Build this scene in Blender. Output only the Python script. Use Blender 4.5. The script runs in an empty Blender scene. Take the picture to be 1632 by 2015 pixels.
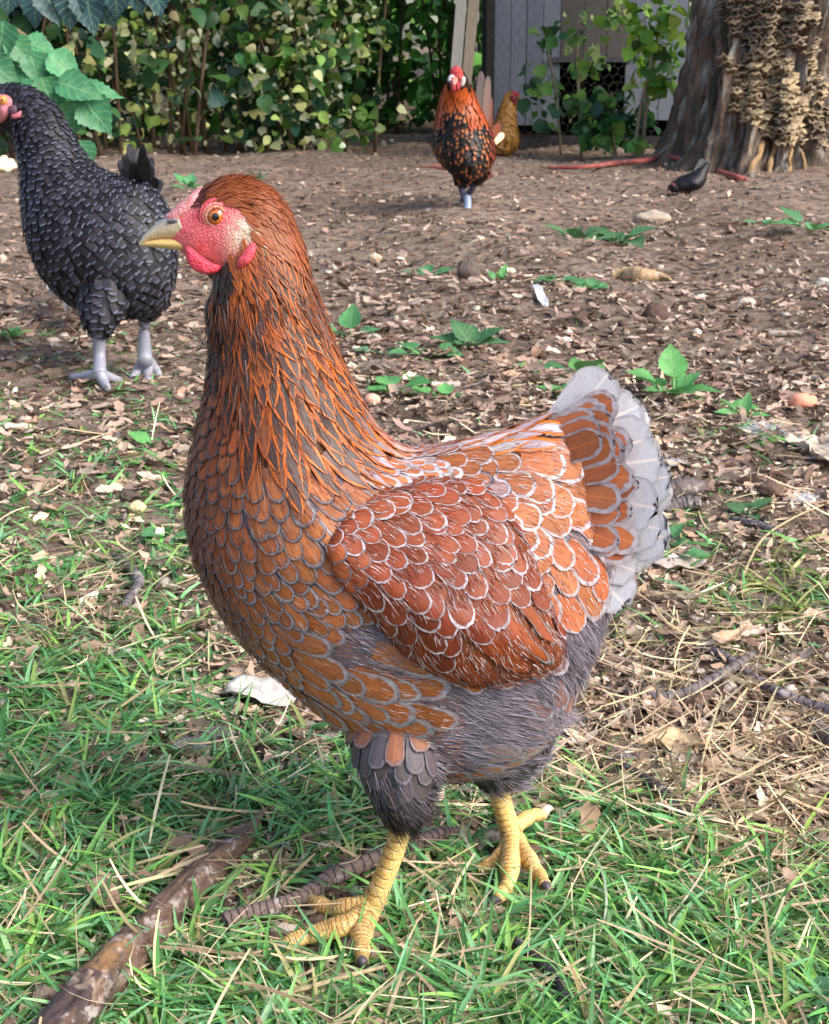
import bpy, math, random
import numpy as np
from mathutils import Vector, noise, kdtree
from mathutils.bvhtree import BVHTree
rng = np.random.default_rng(11); random.seed(11)
SC = bpy.context.scene; COL = SC.collection
PI = math.pi
# ------------------------------------------------------------------ camera
F, H, CX, CY = 3000.0, 0.5, 816.0, 1007.5          # focal length in photo pixels, eye height, photo centre
PITCH = math.atan(907.5 / F); CP, SP = math.cos(PITCH), math.sin(PITCH)
cam = bpy.data.objects.new('camera', bpy.data.cameras.new('camera')); COL.objects.link(cam)
cam.location = (0, 0, H); cam.rotation_euler = (PI / 2 - PITCH, 0, 0)
cam.data.sensor_fit = 'HORIZONTAL'; cam.data.sensor_width = 36; cam.data.lens = 36 * F / 1632
cam.data.clip_start = .02; cam.data.clip_end = 400
cam.data.dof.use_dof = True; cam.data.dof.focus_distance = .88; cam.data.dof.aperture_fstop = 60
SC.camera = cam
# ------------------------------------------------------------------ light
SUN = Vector((.66, -.42, .66)).normalized()
w = bpy.data.worlds.new('World'); SC.world = w; w.use_nodes = True
sky = w.node_tree.nodes.new('ShaderNodeTexSky'); sky.sky_type = 'NISHITA'; sky.sun_disc = False
sky.sun_elevation = math.asin(SUN.z); sky.sun_rotation = math.atan2(SUN.x, SUN.y)
sky.dust_density = 3.0; sky.ozone_density = .6
w.node_tree.links.new(sky.outputs[0], w.node_tree.nodes['Background'].inputs[0])
w.node_tree.nodes['Background'].inputs[1].default_value = .15
sl = bpy.data.lights.new('sun', 'SUN'); sl.energy = 2.0; sl.angle = math.radians(32); sl.color = (1, .97, .92)
so = bpy.data.objects.new('sun', sl); COL.objects.link(so); so.location = (6, -2, 5)
so.rotation_euler = SUN.to_track_quat('Z', 'Y').to_euler()
SC.view_settings.view_transform = 'Standard'; SC.view_settings.look = 'None'
SC.view_settings.exposure = .88; SC.view_settings.gamma = 1
SC.cycles.max_bounces = 6; SC.cycles.transparent_max_bounces = 8
SC.cycles.use_denoising = True
# ------------------------------------------------------------------ small helpers
A = np.asarray
def C(r, g, b, k=1.0):
    f = lambda c: (c / 12.92 if c <= .04045 else ((c + .055) / 1.055) ** 2.4)
    return (f(r / 255) * k, f(g / 255) * k, f(b / 255) * k)
def mix(a, b, t): return tuple(x + (y - x) * t for x, y in zip(a, b))
def sstep(a, b, x):
    t = np.clip((x - a) / (b - a), 0, 1); return t * t * (3 - 2 * t)
def ray(px, py): 
    a = (px - CX) / F; b = (CY - py) / F
    return Vector((a, CP + b * SP, -SP + b * CP))
def V(px, py, Y):                                  # photo pixel -> point on the upright plane at distance Y
    d = ray(px, py); return Vector((0, 0, H)) + d * (Y / d.y)
def gz(x, y):                                      # ground relief
    x = A(x, float); y = A(y, float)
    f = sstep(1.0, 3.5, np.abs(y) + np.abs(x) * .5)
    z = .003 * np.sin(x * 31 + 1.3 + 2 * np.sin(y * 9)) + .003 * np.sin(y * 27 + .4 + 1.7 * np.sin(x * 13)) + .002 * np.sin(x * 61 - y * 53)
    z = z + f * (.011 * np.sin(x * 7.3 + 1.1 * np.sin(y * 3.1)) + .012 * np.sin(y * 6.1 + 1.7 * np.sin(x * 2.7)) + .006 * np.sin(x * 19 + y * 15))
    z = z * (1 - .9 * np.exp(-((x + .02) / .22) ** 2 - ((y - .82) / .2) ** 2)); far = sstep(9, 22, np.abs(y)); return z * (1 - far) + far * .5 * (1 + np.sin(x * .2 + y * .1)) * .6
def G(px, py, z=None):                             # photo pixel -> point on the ground
    d = ray(px, py); t = -H / d.z; p = Vector((d.x * t, d.y * t, 0))
    p.z = float(gz(p.x, p.y)) if z is None else z
    return p
def proj(P):
    P = A(P); dz = P[..., 2] - H; dep = P[..., 1] * CP - dz * SP; up = P[..., 1] * SP + dz * CP
    return CX + F * P[..., 0] / dep, CY - F * up / dep
def thing(name, label, cat, loc, group=None, kind=None):
    o = bpy.data.objects.new(name, None); COL.objects.link(o); o.location = loc; o.empty_display_size = .05
    o['label'] = label; o['category'] = cat
    if group: o['group'] = group
    if kind: o['kind'] = kind
    return o
def tag(o, label=None, cat=None, group=None, kind=None):
    for k, v in (('label', label), ('category', cat), ('group', group), ('kind', kind)):
        if v: o[k] = v
    return o
def worldloc(o):
    p = Vector((0, 0, 0))
    while o: p = p + o.location; o = o.parent
    return p
def mk(name, Vs, Fs, mats, parent=None, attrs=None, smooth=True, mi=None, org=None):
    """one mesh object from world-space vertices (n,3) and quads (m,4)"""
    Vs = A(Vs, np.float64).reshape(-1, 3); Fs = A(Fs, np.int32).reshape(-1, 4)
    if parent is not None: off = A(worldloc(parent))
    elif org is not None: off = A(org)
    else: off = A([0., 0., 0.])
    me = bpy.data.meshes.new(name); Vl = (Vs - off).astype(np.float32)
    me.vertices.add(len(Vl)); me.vertices.foreach_set('co', Vl.ravel())
    me.loops.add(Fs.size); me.loops.foreach_set('vertex_index', Fs.ravel())
    me.polygons.add(len(Fs)); me.polygons.foreach_set('loop_start', np.arange(0, Fs.size, 4, dtype=np.int32))
    me.polygons.foreach_set('use_smooth', np.full(len(Fs), smooth))
    if mi is not None: me.polygons.foreach_set('material_index', A(mi, np.int32))
    me.update(calc_edges=True)
    for k, a in (attrs or {}).items():
        a = A(a, np.float32)
        if k in ('col', 'c1', 'c2'):
            if a.shape[1] == 3: a = np.concatenate([a, np.ones((len(a), 1), np.float32)], 1)
            at = me.attributes.new(k, 'FLOAT_COLOR', 'POINT'); at.data.foreach_set('color', a.ravel())
        else:
            at = me.attributes.new(k, 'FLOAT_VECTOR', 'POINT'); at.data.foreach_set('vector', a.ravel())
    for m in (mats if isinstance(mats, (list, tuple)) else [mats]): me.materials.append(m)
    o = bpy.data.objects.new(name, me); COL.objects.link(o)
    if parent is not None: o.parent = parent
    else: o.location = off
    return o
class Bag:                                          # collects vertices / quads / attributes into one mesh
    def __init__(s): s.v = []; s.f = []; s.a = {}; s.m = []; s.n = 0
    def add(s, v, f, m=0, **attrs):
        v = A(v, float).reshape(-1, 3); f = A(f, int).reshape(-1, 4)
        s.v.append(v); s.f.append(f + s.n); s.n += len(v); s.m.append(np.full(len(f), m))
        for k, a in attrs.items():
            a = A(a, float)
            if a.ndim == 1: a = np.tile(a, (len(v), 1))
            s.a.setdefault(k, []).append(a)
        return s
    def build(s, name, mats, parent=None, org=None, smooth=True):
        return mk(name, np.concatenate(s.v), np.concatenate(s.f), mats, parent, {k: np.concatenate(a) for k, a in s.a.items()},
                  smooth, np.concatenate(s.m), org)
def outward(v, f):
    a, b, c, d = (v[f[:, i]] - v.mean(0) for i in range(4))
    return f if (np.cross(b - a, d - a) * a).sum() + (np.cross(c - b, d - b) * b).sum() > 0 else f[:, ::-1]
def gridf(r, c, wrap=False):
    i, j = np.meshgrid(np.arange(r - 1), np.arange(c if wrap else c - 1), indexing='ij'); j2 = (j + 1) % c
    return np.stack([i * c + j, i * c + j2, (i + 1) * c + j2, (i + 1) * c + j], -1).reshape(-1, 4)
def catmull(P, n):                                 # n samples per span through the rows of P
    P = A(P, float); 
    if P.ndim == 1: P = P[:, None]
    Q = np.concatenate([2 * P[:1] - P[1:2], P, 2 * P[-1:] - P[-2:-1]]); out = []
    for i in range(1, len(Q) - 2):
        t = np.linspace(0, 1, n, endpoint=False)[:, None]; a, b, c, d = Q[i - 1], Q[i], Q[i + 1], Q[i + 2]
        out.append(.5 * (2 * b + (c - a) * t + (2 * a - 5 * b + 4 * c - d) * t ** 2 + (3 * b - a - 3 * c + d) * t ** 3))
    out.append(P[-1:]); return np.concatenate(out)
def tube(path, rad, seg=10, n=6, wob=0, flat=1.0, capped=True):
    """swept tube along a smoothed path; returns verts, quads, t (0..1) and angle per vertex"""
    P = catmull([list(p) for p in path], n); R = np.maximum(catmull(rad, n)[:, 0], 1e-5)
    T = np.gradient(P, axis=0); T /= np.linalg.norm(T, axis=1)[:, None] + 1e-12
    ref = A([0, 0, 1.]) if abs(T[:, 2]).mean() < .8 else A([0, 1., 0])
    S = np.cross(T, ref); S /= np.linalg.norm(S, axis=1)[:, None] + 1e-9; U = np.cross(S, T)
    if capped:
        P = np.concatenate([P[:1], P, P[-1:]]); R = np.concatenate([[R[0] * .02], R, [R[-1] * .02]])
        S = np.concatenate([S[:1], S, S[-1:]]); U = np.concatenate([U[:1], U, U[-1:]])
    th = np.linspace(0, 2 * PI, seg, endpoint=False)
    r = R[:, None] * (1 + wob * (rng.random((len(P), seg)) - .5) * 2)
    vs = P[:, None] + S[:, None] * (np.cos(th)[None, :, None] * r[..., None]) + U[:, None] * (np.sin(th)[None, :, None] * r[..., None] * flat)
    t = np.repeat(np.linspace(0, 1, len(P)), seg); a = np.tile(th, len(P)); vs = vs.reshape(-1, 3); fs = gridf(len(P), seg, True)
    k = seg // 2; m = len(P) // 2 * seg; n_ = np.cross(vs[m + 1] - vs[m], vs[m + seg] - vs[m]); fs = fs if n_ @ (vs[m] - P[len(P) // 2]) > 0 else fs[:, ::-1]
    return vs, fs, t, a
def nrm(v): return v / (np.linalg.norm(v, axis=-1, keepdims=True) + 1e-12)
def blades(P, D, N, L, W, prof, ts, cols=3, bend=0, cup=0):
    """vectorised strips: base P, direction D, face normal N, length L, half width W, bend angle towards N"""
    P, D, N = A(P, float), nrm(A(D, float)), A(N, float); n = len(P)
    N = nrm(N - D * (N * D).sum(1)[:, None]); S = np.cross(D, N)
    L = np.broadcast_to(L, n); W = np.broadcast_to(W, n); b = np.broadcast_to(bend, n) + 1e-4; cup = np.broadcast_to(cup, n)
    ts = A(ts, float); u = np.linspace(-1, 1, cols); wt = prof(ts)
    al = L[:, None] * np.sin(b[:, None] * ts) / b[:, None]; up = L[:, None] * (1 - np.cos(b[:, None] * ts)) / b[:, None]
    x = u[None, None, :] * wt[None, :, None]; X = x * W[:, None, None]
    upx = up[:, :, None] + cup[:, None, None] * W[:, None, None] * x ** 2
    vs = P[:, None, None] + D[:, None, None] * al[:, :, None, None] + S[:, None, None] * X[..., None] + N[:, None, None] * upx[..., None]
    f = gridf(len(ts), cols); k = len(ts) * cols
    fs = (f[None] + (np.arange(n) * k)[:, None, None]).reshape(-1, 4)
    return vs.reshape(-1, 3), fs, k
p_grass = lambda t: np.minimum(1, t * 5 + .45) * np.maximum(1 - t, .02) ** .55
p_leaf = lambda t: np.maximum(np.sin(PI * np.clip(t, 0, 1) ** .72), .02) ** .8
p_flake = lambda t: np.sqrt(np.maximum(1 - (2 * t - 1) ** 2, .01))
p_strand = lambda t: np.maximum(1 - t, .05) ** .7
def colvar(base, n, dv=.25, dh=.06):
    """n colours scattered about base colours (list of linear rgb)"""
    base = A(base, float); c = base[rng.integers(0, len(base), n)]
    return np.clip(c * (1 + dv * rng.normal(size=(n, 1))) * (1 + dh * rng.normal(size=(n, 3))), .003, .9)
def rdir(n, el0, el1):
    az = rng.random(n) * 2 * PI; el = np.radians(el0 + (el1 - el0) * rng.random(n))
    return np.stack([np.cos(az) * np.cos(el), np.sin(az) * np.cos(el), np.sin(el)], 1)
def inpoly(x, y, poly):
    x = A(x, float); y = A(y, float); r = np.zeros(x.shape, bool); n = len(poly)
    for i in range(n):
        x0, y0 = poly[i]; x1, y1 = poly[(i + 1) % n]
        if y0 == y1: continue
        c = ((y0 > y) != (y1 > y)) & (x < (x1 - x0) * (y - y0) / (y1 - y0) + x0); r ^= c
    return r
# ------------------------------------------------------------------ materials
def node(nt, typ, ins=None, **props):
    n = nt.nodes.new(typ)
    for k, v in props.items(): setattr(n, k, v)
    for k, v in (ins or {}).items():
        s = n.inputs[k]
        if hasattr(v, 'is_linked') or hasattr(v, 'links'): nt.links.new(v, s)
        else: s.default_value = v
    return n
def M(nt, op, a, b=0., c=0.): return node(nt, 'ShaderNodeMath', {0: a, 1: b, 2: c}, operation=op).outputs[0]
def MR(nt, x, a, b, c=0., d=1.): return node(nt, 'ShaderNodeMapRange', {0: x, 1: a, 2: b, 3: c, 4: d}, interpolation_type='SMOOTHSTEP').outputs[0]
def MX(nt, f, a, b, mode='MIX'):
    n = nt.nodes.new('ShaderNodeMix'); n.data_type = 'RGBA'; n.blend_type = mode
    for i, v in ((0, f), (6, a), (7, b)):
        if hasattr(v, 'links'): nt.links.new(v, n.inputs[i])
        else: n.inputs[i].default_value = v if i == 0 else (*v[:3], 1)
    return n.outputs[2]
def NZ(nt, scale, detail=4, vec=None, rough=.6, out=0):
    n = node(nt, 'ShaderNodeTexNoise', {'Scale': scale, 'Detail': detail, 'Roughness': rough})
    if vec is not None: nt.links.new(vec, n.inputs['Vector'])
    return n.outputs[out]
def newmat(name):
    m = bpy.data.materials.new(name); m.use_nodes = True; nt = m.node_tree
    return m, nt, nt.nodes['Principled BSDF'], nt.nodes['Material Output']
def mat_col(name, rough=.7, scale=60, amt=.35, bump=0, bscale=None, transl=0, sheen=0, base=None, spec=.3, stretch=None):
    """principled with the mesh's own 'col' colours (or one base colour) varied by noise"""
    m, nt, b, out = newmat(name); tc = node(nt, 'ShaderNodeTexCoord').outputs['Object']
    vec = tc
    if stretch: vec = node(nt, 'ShaderNodeMapping', {'Vector': tc, 'Scale': stretch}).outputs[0]
    c = node(nt, 'ShaderNodeAttribute', attribute_name='col').outputs['Color'] if base is None else None
    f = M(nt, 'MULTIPLY_ADD', NZ(nt, scale, 5, vec), 2 * amt, 1 - amt)
    g = node(nt, 'ShaderNodeCombineColor', {0: f, 1: f, 2: f}).outputs[0]
    cc = MX(nt, 1.0, c if c is not None else base, g, 'MULTIPLY'); nt.links.new(cc, b.inputs['Base Color'])
    b.inputs['Roughness'].default_value = rough; b.inputs['Specular IOR Level'].default_value = spec
    if sheen: b.inputs['Sheen Weight'].default_value = sheen
    if bump:
        bp = node(nt, 'ShaderNodeBump', {'Strength': bump, 'Distance': .01, 'Height': NZ(nt, bscale or scale, 6, vec)})
        nt.links.new(bp.outputs[0], b.inputs['Normal'])
    if transl:
        t = node(nt, 'ShaderNodeBsdfTranslucent', {'Color': cc}); x = node(nt, 'ShaderNodeMixShader', {0: transl, 1: b.outputs[0], 2: t.outputs[0]})
        nt.links.new(x.outputs[0], out.inputs[0])
    return m
def mat_feather(name, hackle=False):
    """laced feather: 'c1' centre colour (alpha: where the lacing begins), 'c2' lacing colour (alpha: dark outline), 'fd' = (x, q, u)"""
    m, nt, b, out = newmat(name)
    a1 = node(nt, 'ShaderNodeAttribute', attribute_name='c1'); a2 = node(nt, 'ShaderNodeAttribute', attribute_name='c2')
    fd = node(nt, 'ShaderNodeSeparateXYZ', {0: node(nt, 'ShaderNodeAttribute', attribute_name='fd').outputs['Vector']})
    tc = node(nt, 'ShaderNodeTexCoord').outputs['Object']
    x, q, u = fd.outputs; ax = M(nt, 'ABSOLUTE', x); au = M(nt, 'ABSOLUTE', u)
    wob = M(nt, 'ADD', M(nt, 'MULTIPLY_ADD', NZ(nt, 260, 3, tc), .24, -.12), M(nt, 'MULTIPLY_ADD', NZ(nt, 90, 2, tc), .22, -.11))
    if hackle: r = M(nt, 'ADD', au, wob)
    else: r = M(nt, 'ADD', M(nt, 'SQRT', M(nt, 'ADD', M(nt, 'MULTIPLY', x, x), M(nt, 'MULTIPLY', q, q))), wob)
    e0 = a1.outputs['Alpha']; e1 = M(nt, 'ADD', e0, .15)
    lac = MR(nt, r, e0, e1)
    # barbs: fine streaks running out from the shaft
    bv = node(nt, 'ShaderNodeCombineXYZ', {0: M(nt, 'MULTIPLY', ax, 1.2), 1: M(nt, 'MULTIPLY', M(nt, 'SUBTRACT', q, M(nt, 'MULTIPLY', ax, .5)), 16.0), 2: M(nt, 'MULTIPLY', a1.outputs['Fac'], 9.)}).outputs[0]
    if hackle: bv = node(nt, 'ShaderNodeCombineXYZ', {0: M(nt, 'MULTIPLY', u, 9.0), 1: M(nt, 'MULTIPLY', q, 1.2), 2: M(nt, 'MULTIPLY', NZ(nt, 50, 1, tc), 9.)}).outputs[0]
    bn = M(nt, 'MULTIPLY_ADD', NZ(nt, 1.6, 3, bv), .9 if hackle else .6, .55 if hackle else .7)
    bc = node(nt, 'ShaderNodeCombineColor', {0: bn, 1: bn, 2: bn}).outputs[0]
    lc = MX(nt, M(nt, 'MULTIPLY', MR(nt, NZ(nt, 190, 4, tc), .38, .66), .55), a2.outputs['Color'], MX(nt, 1.0, a2.outputs['Color'], (.38, .36, .40), 'MULTIPLY')); c1v = MX(nt, M(nt, 'MULTIPLY', MR(nt, NZ(nt, 120, 3, tc), .5, .75), .35), a1.outputs['Color'], MX(nt, 1.0, a1.outputs['Color'], (.5, .42, .4), 'MULTIPLY')) if not hackle else a1.outputs['Color']
    c = MX(nt, lac, c1v, lc if not hackle else a2.outputs['Color'])
    edge = M(nt, 'MULTIPLY', MR(nt, M(nt, 'ABSOLUTE', M(nt, 'SUBTRACT', r, M(nt, 'ADD', e0, .03))), .10, .0), M(nt, 'MULTIPLY_ADD', a2.outputs['Alpha'], 1.0 if hackle else .5, .2 if hackle else .12))
    c = MX(nt, edge, c, (.02, .014, .014))
    c = MX(nt, M(nt, 'MULTIPLY', MR(nt, r, .84, .97), a2.outputs['Alpha']), c, (.012, .01, .012))
    c = MX(nt, 1.0, c, bc, 'MULTIPLY')
    sh = M(nt, 'MULTIPLY', MR(nt, au, .085, .03), .45)
    c = MX(nt, M(nt, 'MULTIPLY', sh, MR(nt, lac, .6, .1)), c, MX(nt, 1.0, a1.outputs['Color'], (1.7, 1.6, 1.4), 'MULTIPLY'))
    nt.links.new(c, b.inputs['Base Color']); b.inputs['Roughness'].default_value = .42 if hackle else .5; b.inputs['Specular IOR Level'].default_value = .35
    bp = node(nt, 'ShaderNodeBump', {'Strength': .25, 'Distance': .0006, 'Height': bn}); nt.links.new(bp.outputs[0], b.inputs['Normal'])
    return m
def mat_skin():
    m, nt, b, out = newmat('bare_skin'); tc = node(nt, 'ShaderNodeTexCoord').outputs['Object']; a = node(nt, 'ShaderNodeAttribute', attribute_name='col').outputs['Color']
    vo = node(nt, 'ShaderNodeTexVoronoi', {'Vector': node(nt, 'ShaderNodeMapping', {'Vector': MX(nt, .004, tc, NZ(nt, 160, 3, tc, out=1)), 'Scale': (1, 1, 1.5)}).outputs[0], 'Scale': 430}, feature='DISTANCE_TO_EDGE').outputs['Distance']
    n1 = NZ(nt, 190, 4, tc); k = MR(nt, vo, .02, .22); c = MX(nt, M(nt, 'MULTIPLY_ADD', k, -.2, .2), a, C(160, 34, 52)); c = MX(nt, M(nt, 'MULTIPLY', MR(nt, n1, .52, .72), .45), c, C(200, 44, 66)); nt.links.new(c, b.inputs['Base Color'])
    b.inputs['Roughness'].default_value = .42; b.inputs['Specular IOR Level'].default_value = .5; b.inputs['Subsurface Weight'].default_value = .15; b.inputs['Subsurface Scale'].default_value = .002
    bp = node(nt, 'ShaderNodeBump', {'Strength': .8, 'Distance': .0016, 'Height': M(nt, 'ADD', M(nt, 'MULTIPLY', k, .3), n1)}); nt.links.new(bp.outputs[0], b.inputs['Normal']); return m
def mat_barred():
    m, nt, b, out = newmat('barred_feather'); a1 = node(nt, 'ShaderNodeAttribute', attribute_name='c1'); a2 = node(nt, 'ShaderNodeAttribute', attribute_name='c2')
    fd = node(nt, 'ShaderNodeSeparateXYZ', {0: node(nt, 'ShaderNodeAttribute', attribute_name='fd').outputs['Vector']}); tc = node(nt, 'ShaderNodeTexCoord').outputs['Object']
    x, q, u = fd.outputs; ax = M(nt, 'ABSOLUTE', x); w = M(nt, 'MULTIPLY_ADD', NZ(nt, 120, 3, tc), .5, -.25); q = M(nt, 'ADD', q, w); ax = M(nt, 'ADD', ax, w)
    bar = M(nt, 'MULTIPLY', M(nt, 'MULTIPLY', MR(nt, q, .40, .52), MR(nt, q, .82, .68)), MR(nt, ax, .95, .45))
    c = MX(nt, M(nt, 'MULTIPLY', bar, a2.outputs['Alpha']), a1.outputs['Color'], a2.outputs['Color']); nt.links.new(c, b.inputs['Base Color']); b.inputs['Roughness'].default_value = .55; b.inputs['Specular IOR Level'].default_value = .3; return m
MAT = {}
MAT['feather'] = mat_feather('laced_feather'); MAT['hackle'] = mat_feather('hackle_feather', True)
MAT['barred'] = mat_barred(); MAT['down'] = mat_col('down', .85, 420, .35, .4, 500, sheen=0)
MAT['skin'] = mat_skin()
MAT['horn'] = mat_col('horn', .35, 300, .18, .15, 300, spec=.5)
MAT['strand'] = mat_col('fine_strands', .75, 200, .2)
MAT['grass'] = mat_col('grass_blade', .42, 90, .25, transl=.3, spec=.5)
MAT['leaf'] = mat_col('leaf_blade', .5, 40, .3, transl=.3, spec=.4)
MAT['dry'] = mat_col('dry_matter', .85, 120, .35)
MAT['bark'] = mat_col('bark', .9, 160, .55, .8, 240)
MAT['trunk'] = mat_col('trunk_bark', .95, 34, .62, 1.0, 42, stretch=(1, 1, .45))
MAT['trunk'].node_tree.nodes['Bump'].inputs['Distance'].default_value = .05
MAT['stone'] = mat_col('stone', .85, 70, .3, .6, 130)
MAT['plain'] = mat_col('matte', .75, 50, .2)
# ------------------------------------------------------------------ ground
def mat_ground():
    m, nt, b, out = newmat('soil'); tc = node(nt, 'ShaderNodeTexCoord').outputs['Object']
    n1, n2, n3 = NZ(nt, 1.6, 6, tc), NZ(nt, 26, 8, tc, .7), NZ(nt, 140, 6, tc, .7)
    st = node(nt, 'ShaderNodeMapping', {'Vector': tc, 'Scale': (30, 120, 30)}).outputs[0]; n4 = NZ(nt, 1.5, 5, st)
    c = MX(nt, MR(nt, n1, .35, .65), C(144, 124, 110), C(168, 148, 132))
    c = MX(nt, MR(nt, n2, .42, .66), c, C(86, 66, 56)); c = MX(nt, M(nt, 'MULTIPLY', MR(nt, n4, .56, .68), .7), c, C(186, 164, 142))
    c = MX(nt, MR(nt, n3, .5, .75), c, C(70, 54, 46)); nt.links.new(c, b.inputs['Base Color']); b.inputs['Roughness'].default_value = .95
    b.inputs['Specular IOR Level'].default_value = .15
    h = M(nt, 'ADD', n2, M(nt, 'MULTIPLY', n3, .4)); bp = node(nt, 'ShaderNodeBump', {'Strength': .9, 'Distance': .02, 'Height': h})
    nt.links.new(bp.outputs[0], b.inputs['Normal']); return m
def make_ground():
    s = np.linspace(-1, 1, 261); xs = np.sinh(s * 4.6) / math.sinh(4.6) * 60
    t = np.linspace(0, 1, 421); ys = -14 + 0 * t; t2 = np.linspace(-1, 1, 421); ys = 2.0 + np.sinh(t2 * 4.4) / math.sinh(4.4) * 60
    X, Y = np.meshgrid(xs, ys); Z = gz(X, Y)
    mk('ground', np.stack([X, Y, Z], -1).reshape(-1, 3), gridf(421, 261)[:, ::-1], mat_ground())['kind'] = 'structure'
make_ground()
def scatter_px(n, y0, y1, x0=-350, x1=1982, pw=1.0):
    """random ground points, thinning out with distance"""
    px = x0 + (x1 - x0) * rng.random(n); py = y0 + (y1 - y0) * rng.random(n) ** pw
    a = (px - CX) / F; b = (CY - py) / F; dz = -SP + b * CP; t = -H / dz
    X = a * t; Y = (CP + b * SP) * t
    return np.stack([X, Y, gz(X, Y)], 1), px, py
def gauss(px, py, cx, cy, sx, sy): return np.exp(-((px - cx) / sx) ** 2 - ((py - cy) / sy) ** 2)
def vnoise(P, s, seed=0):
    return A([noise.noise(Vector((p[0] * s + seed, p[1] * s - seed, .5 * seed))) for p in P])
def green(px, py, P):
    edge = np.interp(px, [-400, 0, 420, 600, 1000, 1150, 1300, 1450, 1632, 2000], [1150, 1190, 1330, 1470, 1540, 1570, 1620, 1700, 1690, 1650])
    d = sstep(-110, 120, py - edge) * .95
    d = np.maximum(d, .68 * sstep(540, 780, py) * (1 - sstep(320, 450, px)))
    d = np.maximum(d, .75 * gauss(px, py, 60, 1010, 210, 110)); d = np.maximum(d, .6 * gauss(px, py, 230, 830, 150, 60))
    d = np.maximum(d, .6 * gauss(px, py, 330, 960, 110, 60)); d = np.maximum(d, .4 * gauss(px, py, 60, 690, 160, 45))
    d = np.maximum(d, .9 * gauss(px, py, 1560, 1180, 150, 90)); d = np.maximum(d, .8 * gauss(px, py, 1490, 870, 150, 38))
    d = np.maximum(d, .45 * gauss(px, py, 1340, 1010, 80, 130)); d = np.maximum(d, .42 * gauss(px, py, 1200, 1240, 110, 60))
    d = np.maximum(d, .14 * gauss(px, py, 820, 760, 300, 90)); d = np.maximum(d, .10 * gauss(px, py, 1450, 400, 180, 20))
    d = np.maximum(d, .06 * gauss(px, py, 700, 430, 400, 40))
    nz = vnoise(P, 9, 3.1) * .5 + vnoise(P, 28, 7.7) * .35
    return np.clip(d * (1 + 1.3 * nz) - .03 * (nz < -.2), 0, 1)
CLEAR = [([(722, 1800), (640, 1832), (545, 1868)], 52), ([(640, 1875), (545, 1910)], 34), ([(716, 1810), (713, 1905), (712, 1955)], 52), ([(728, 1780), (655, 1788), (590, 1764)], 42), ([(1008, 1650), (1000, 1738), (970, 1778)], 46), ([(1012, 1660), (1072, 1742)], 40), ([(1008, 1650), (960, 1702)], 30), ([(1012, 1640), (1080, 1610)], 30),
         ([(440, 1816), (610, 1755), (740, 1690), (905, 1632)], 26), ([(60, 2060), (205, 1915), (360, 1765), (500, 1645)], 48), ([(1012, 1852), (1070, 1900), (1108, 1960), (1104, 2010)], 22), ([(444, 1385), (580, 1385)], 24), ([(350, 1480), (430, 1460)], 20)]
def clear_of(P, px, py, kr=1.0):
    k = np.ones(len(px), bool)
    for pts, r in CLEAR:
        pts = A(pts, float); d = np.full(len(px), 1e9)
        for a, b in zip(pts[:-1], pts[1:]):
            t = np.clip(((px - a[0]) * (b[0] - a[0]) + (py - a[1]) * (b[1] - a[1])) / ((b - a) ** 2).sum(), 0, 1); d = np.minimum(d, np.hypot(px - a[0] - t * (b[0] - a[0]), (py - a[1] - t * (b[1] - a[1])) * 1.4))
        k &= rng.random(len(px)) < np.clip((d / (r * kr) - .55) * .8, .02, 1)
    return k
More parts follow.
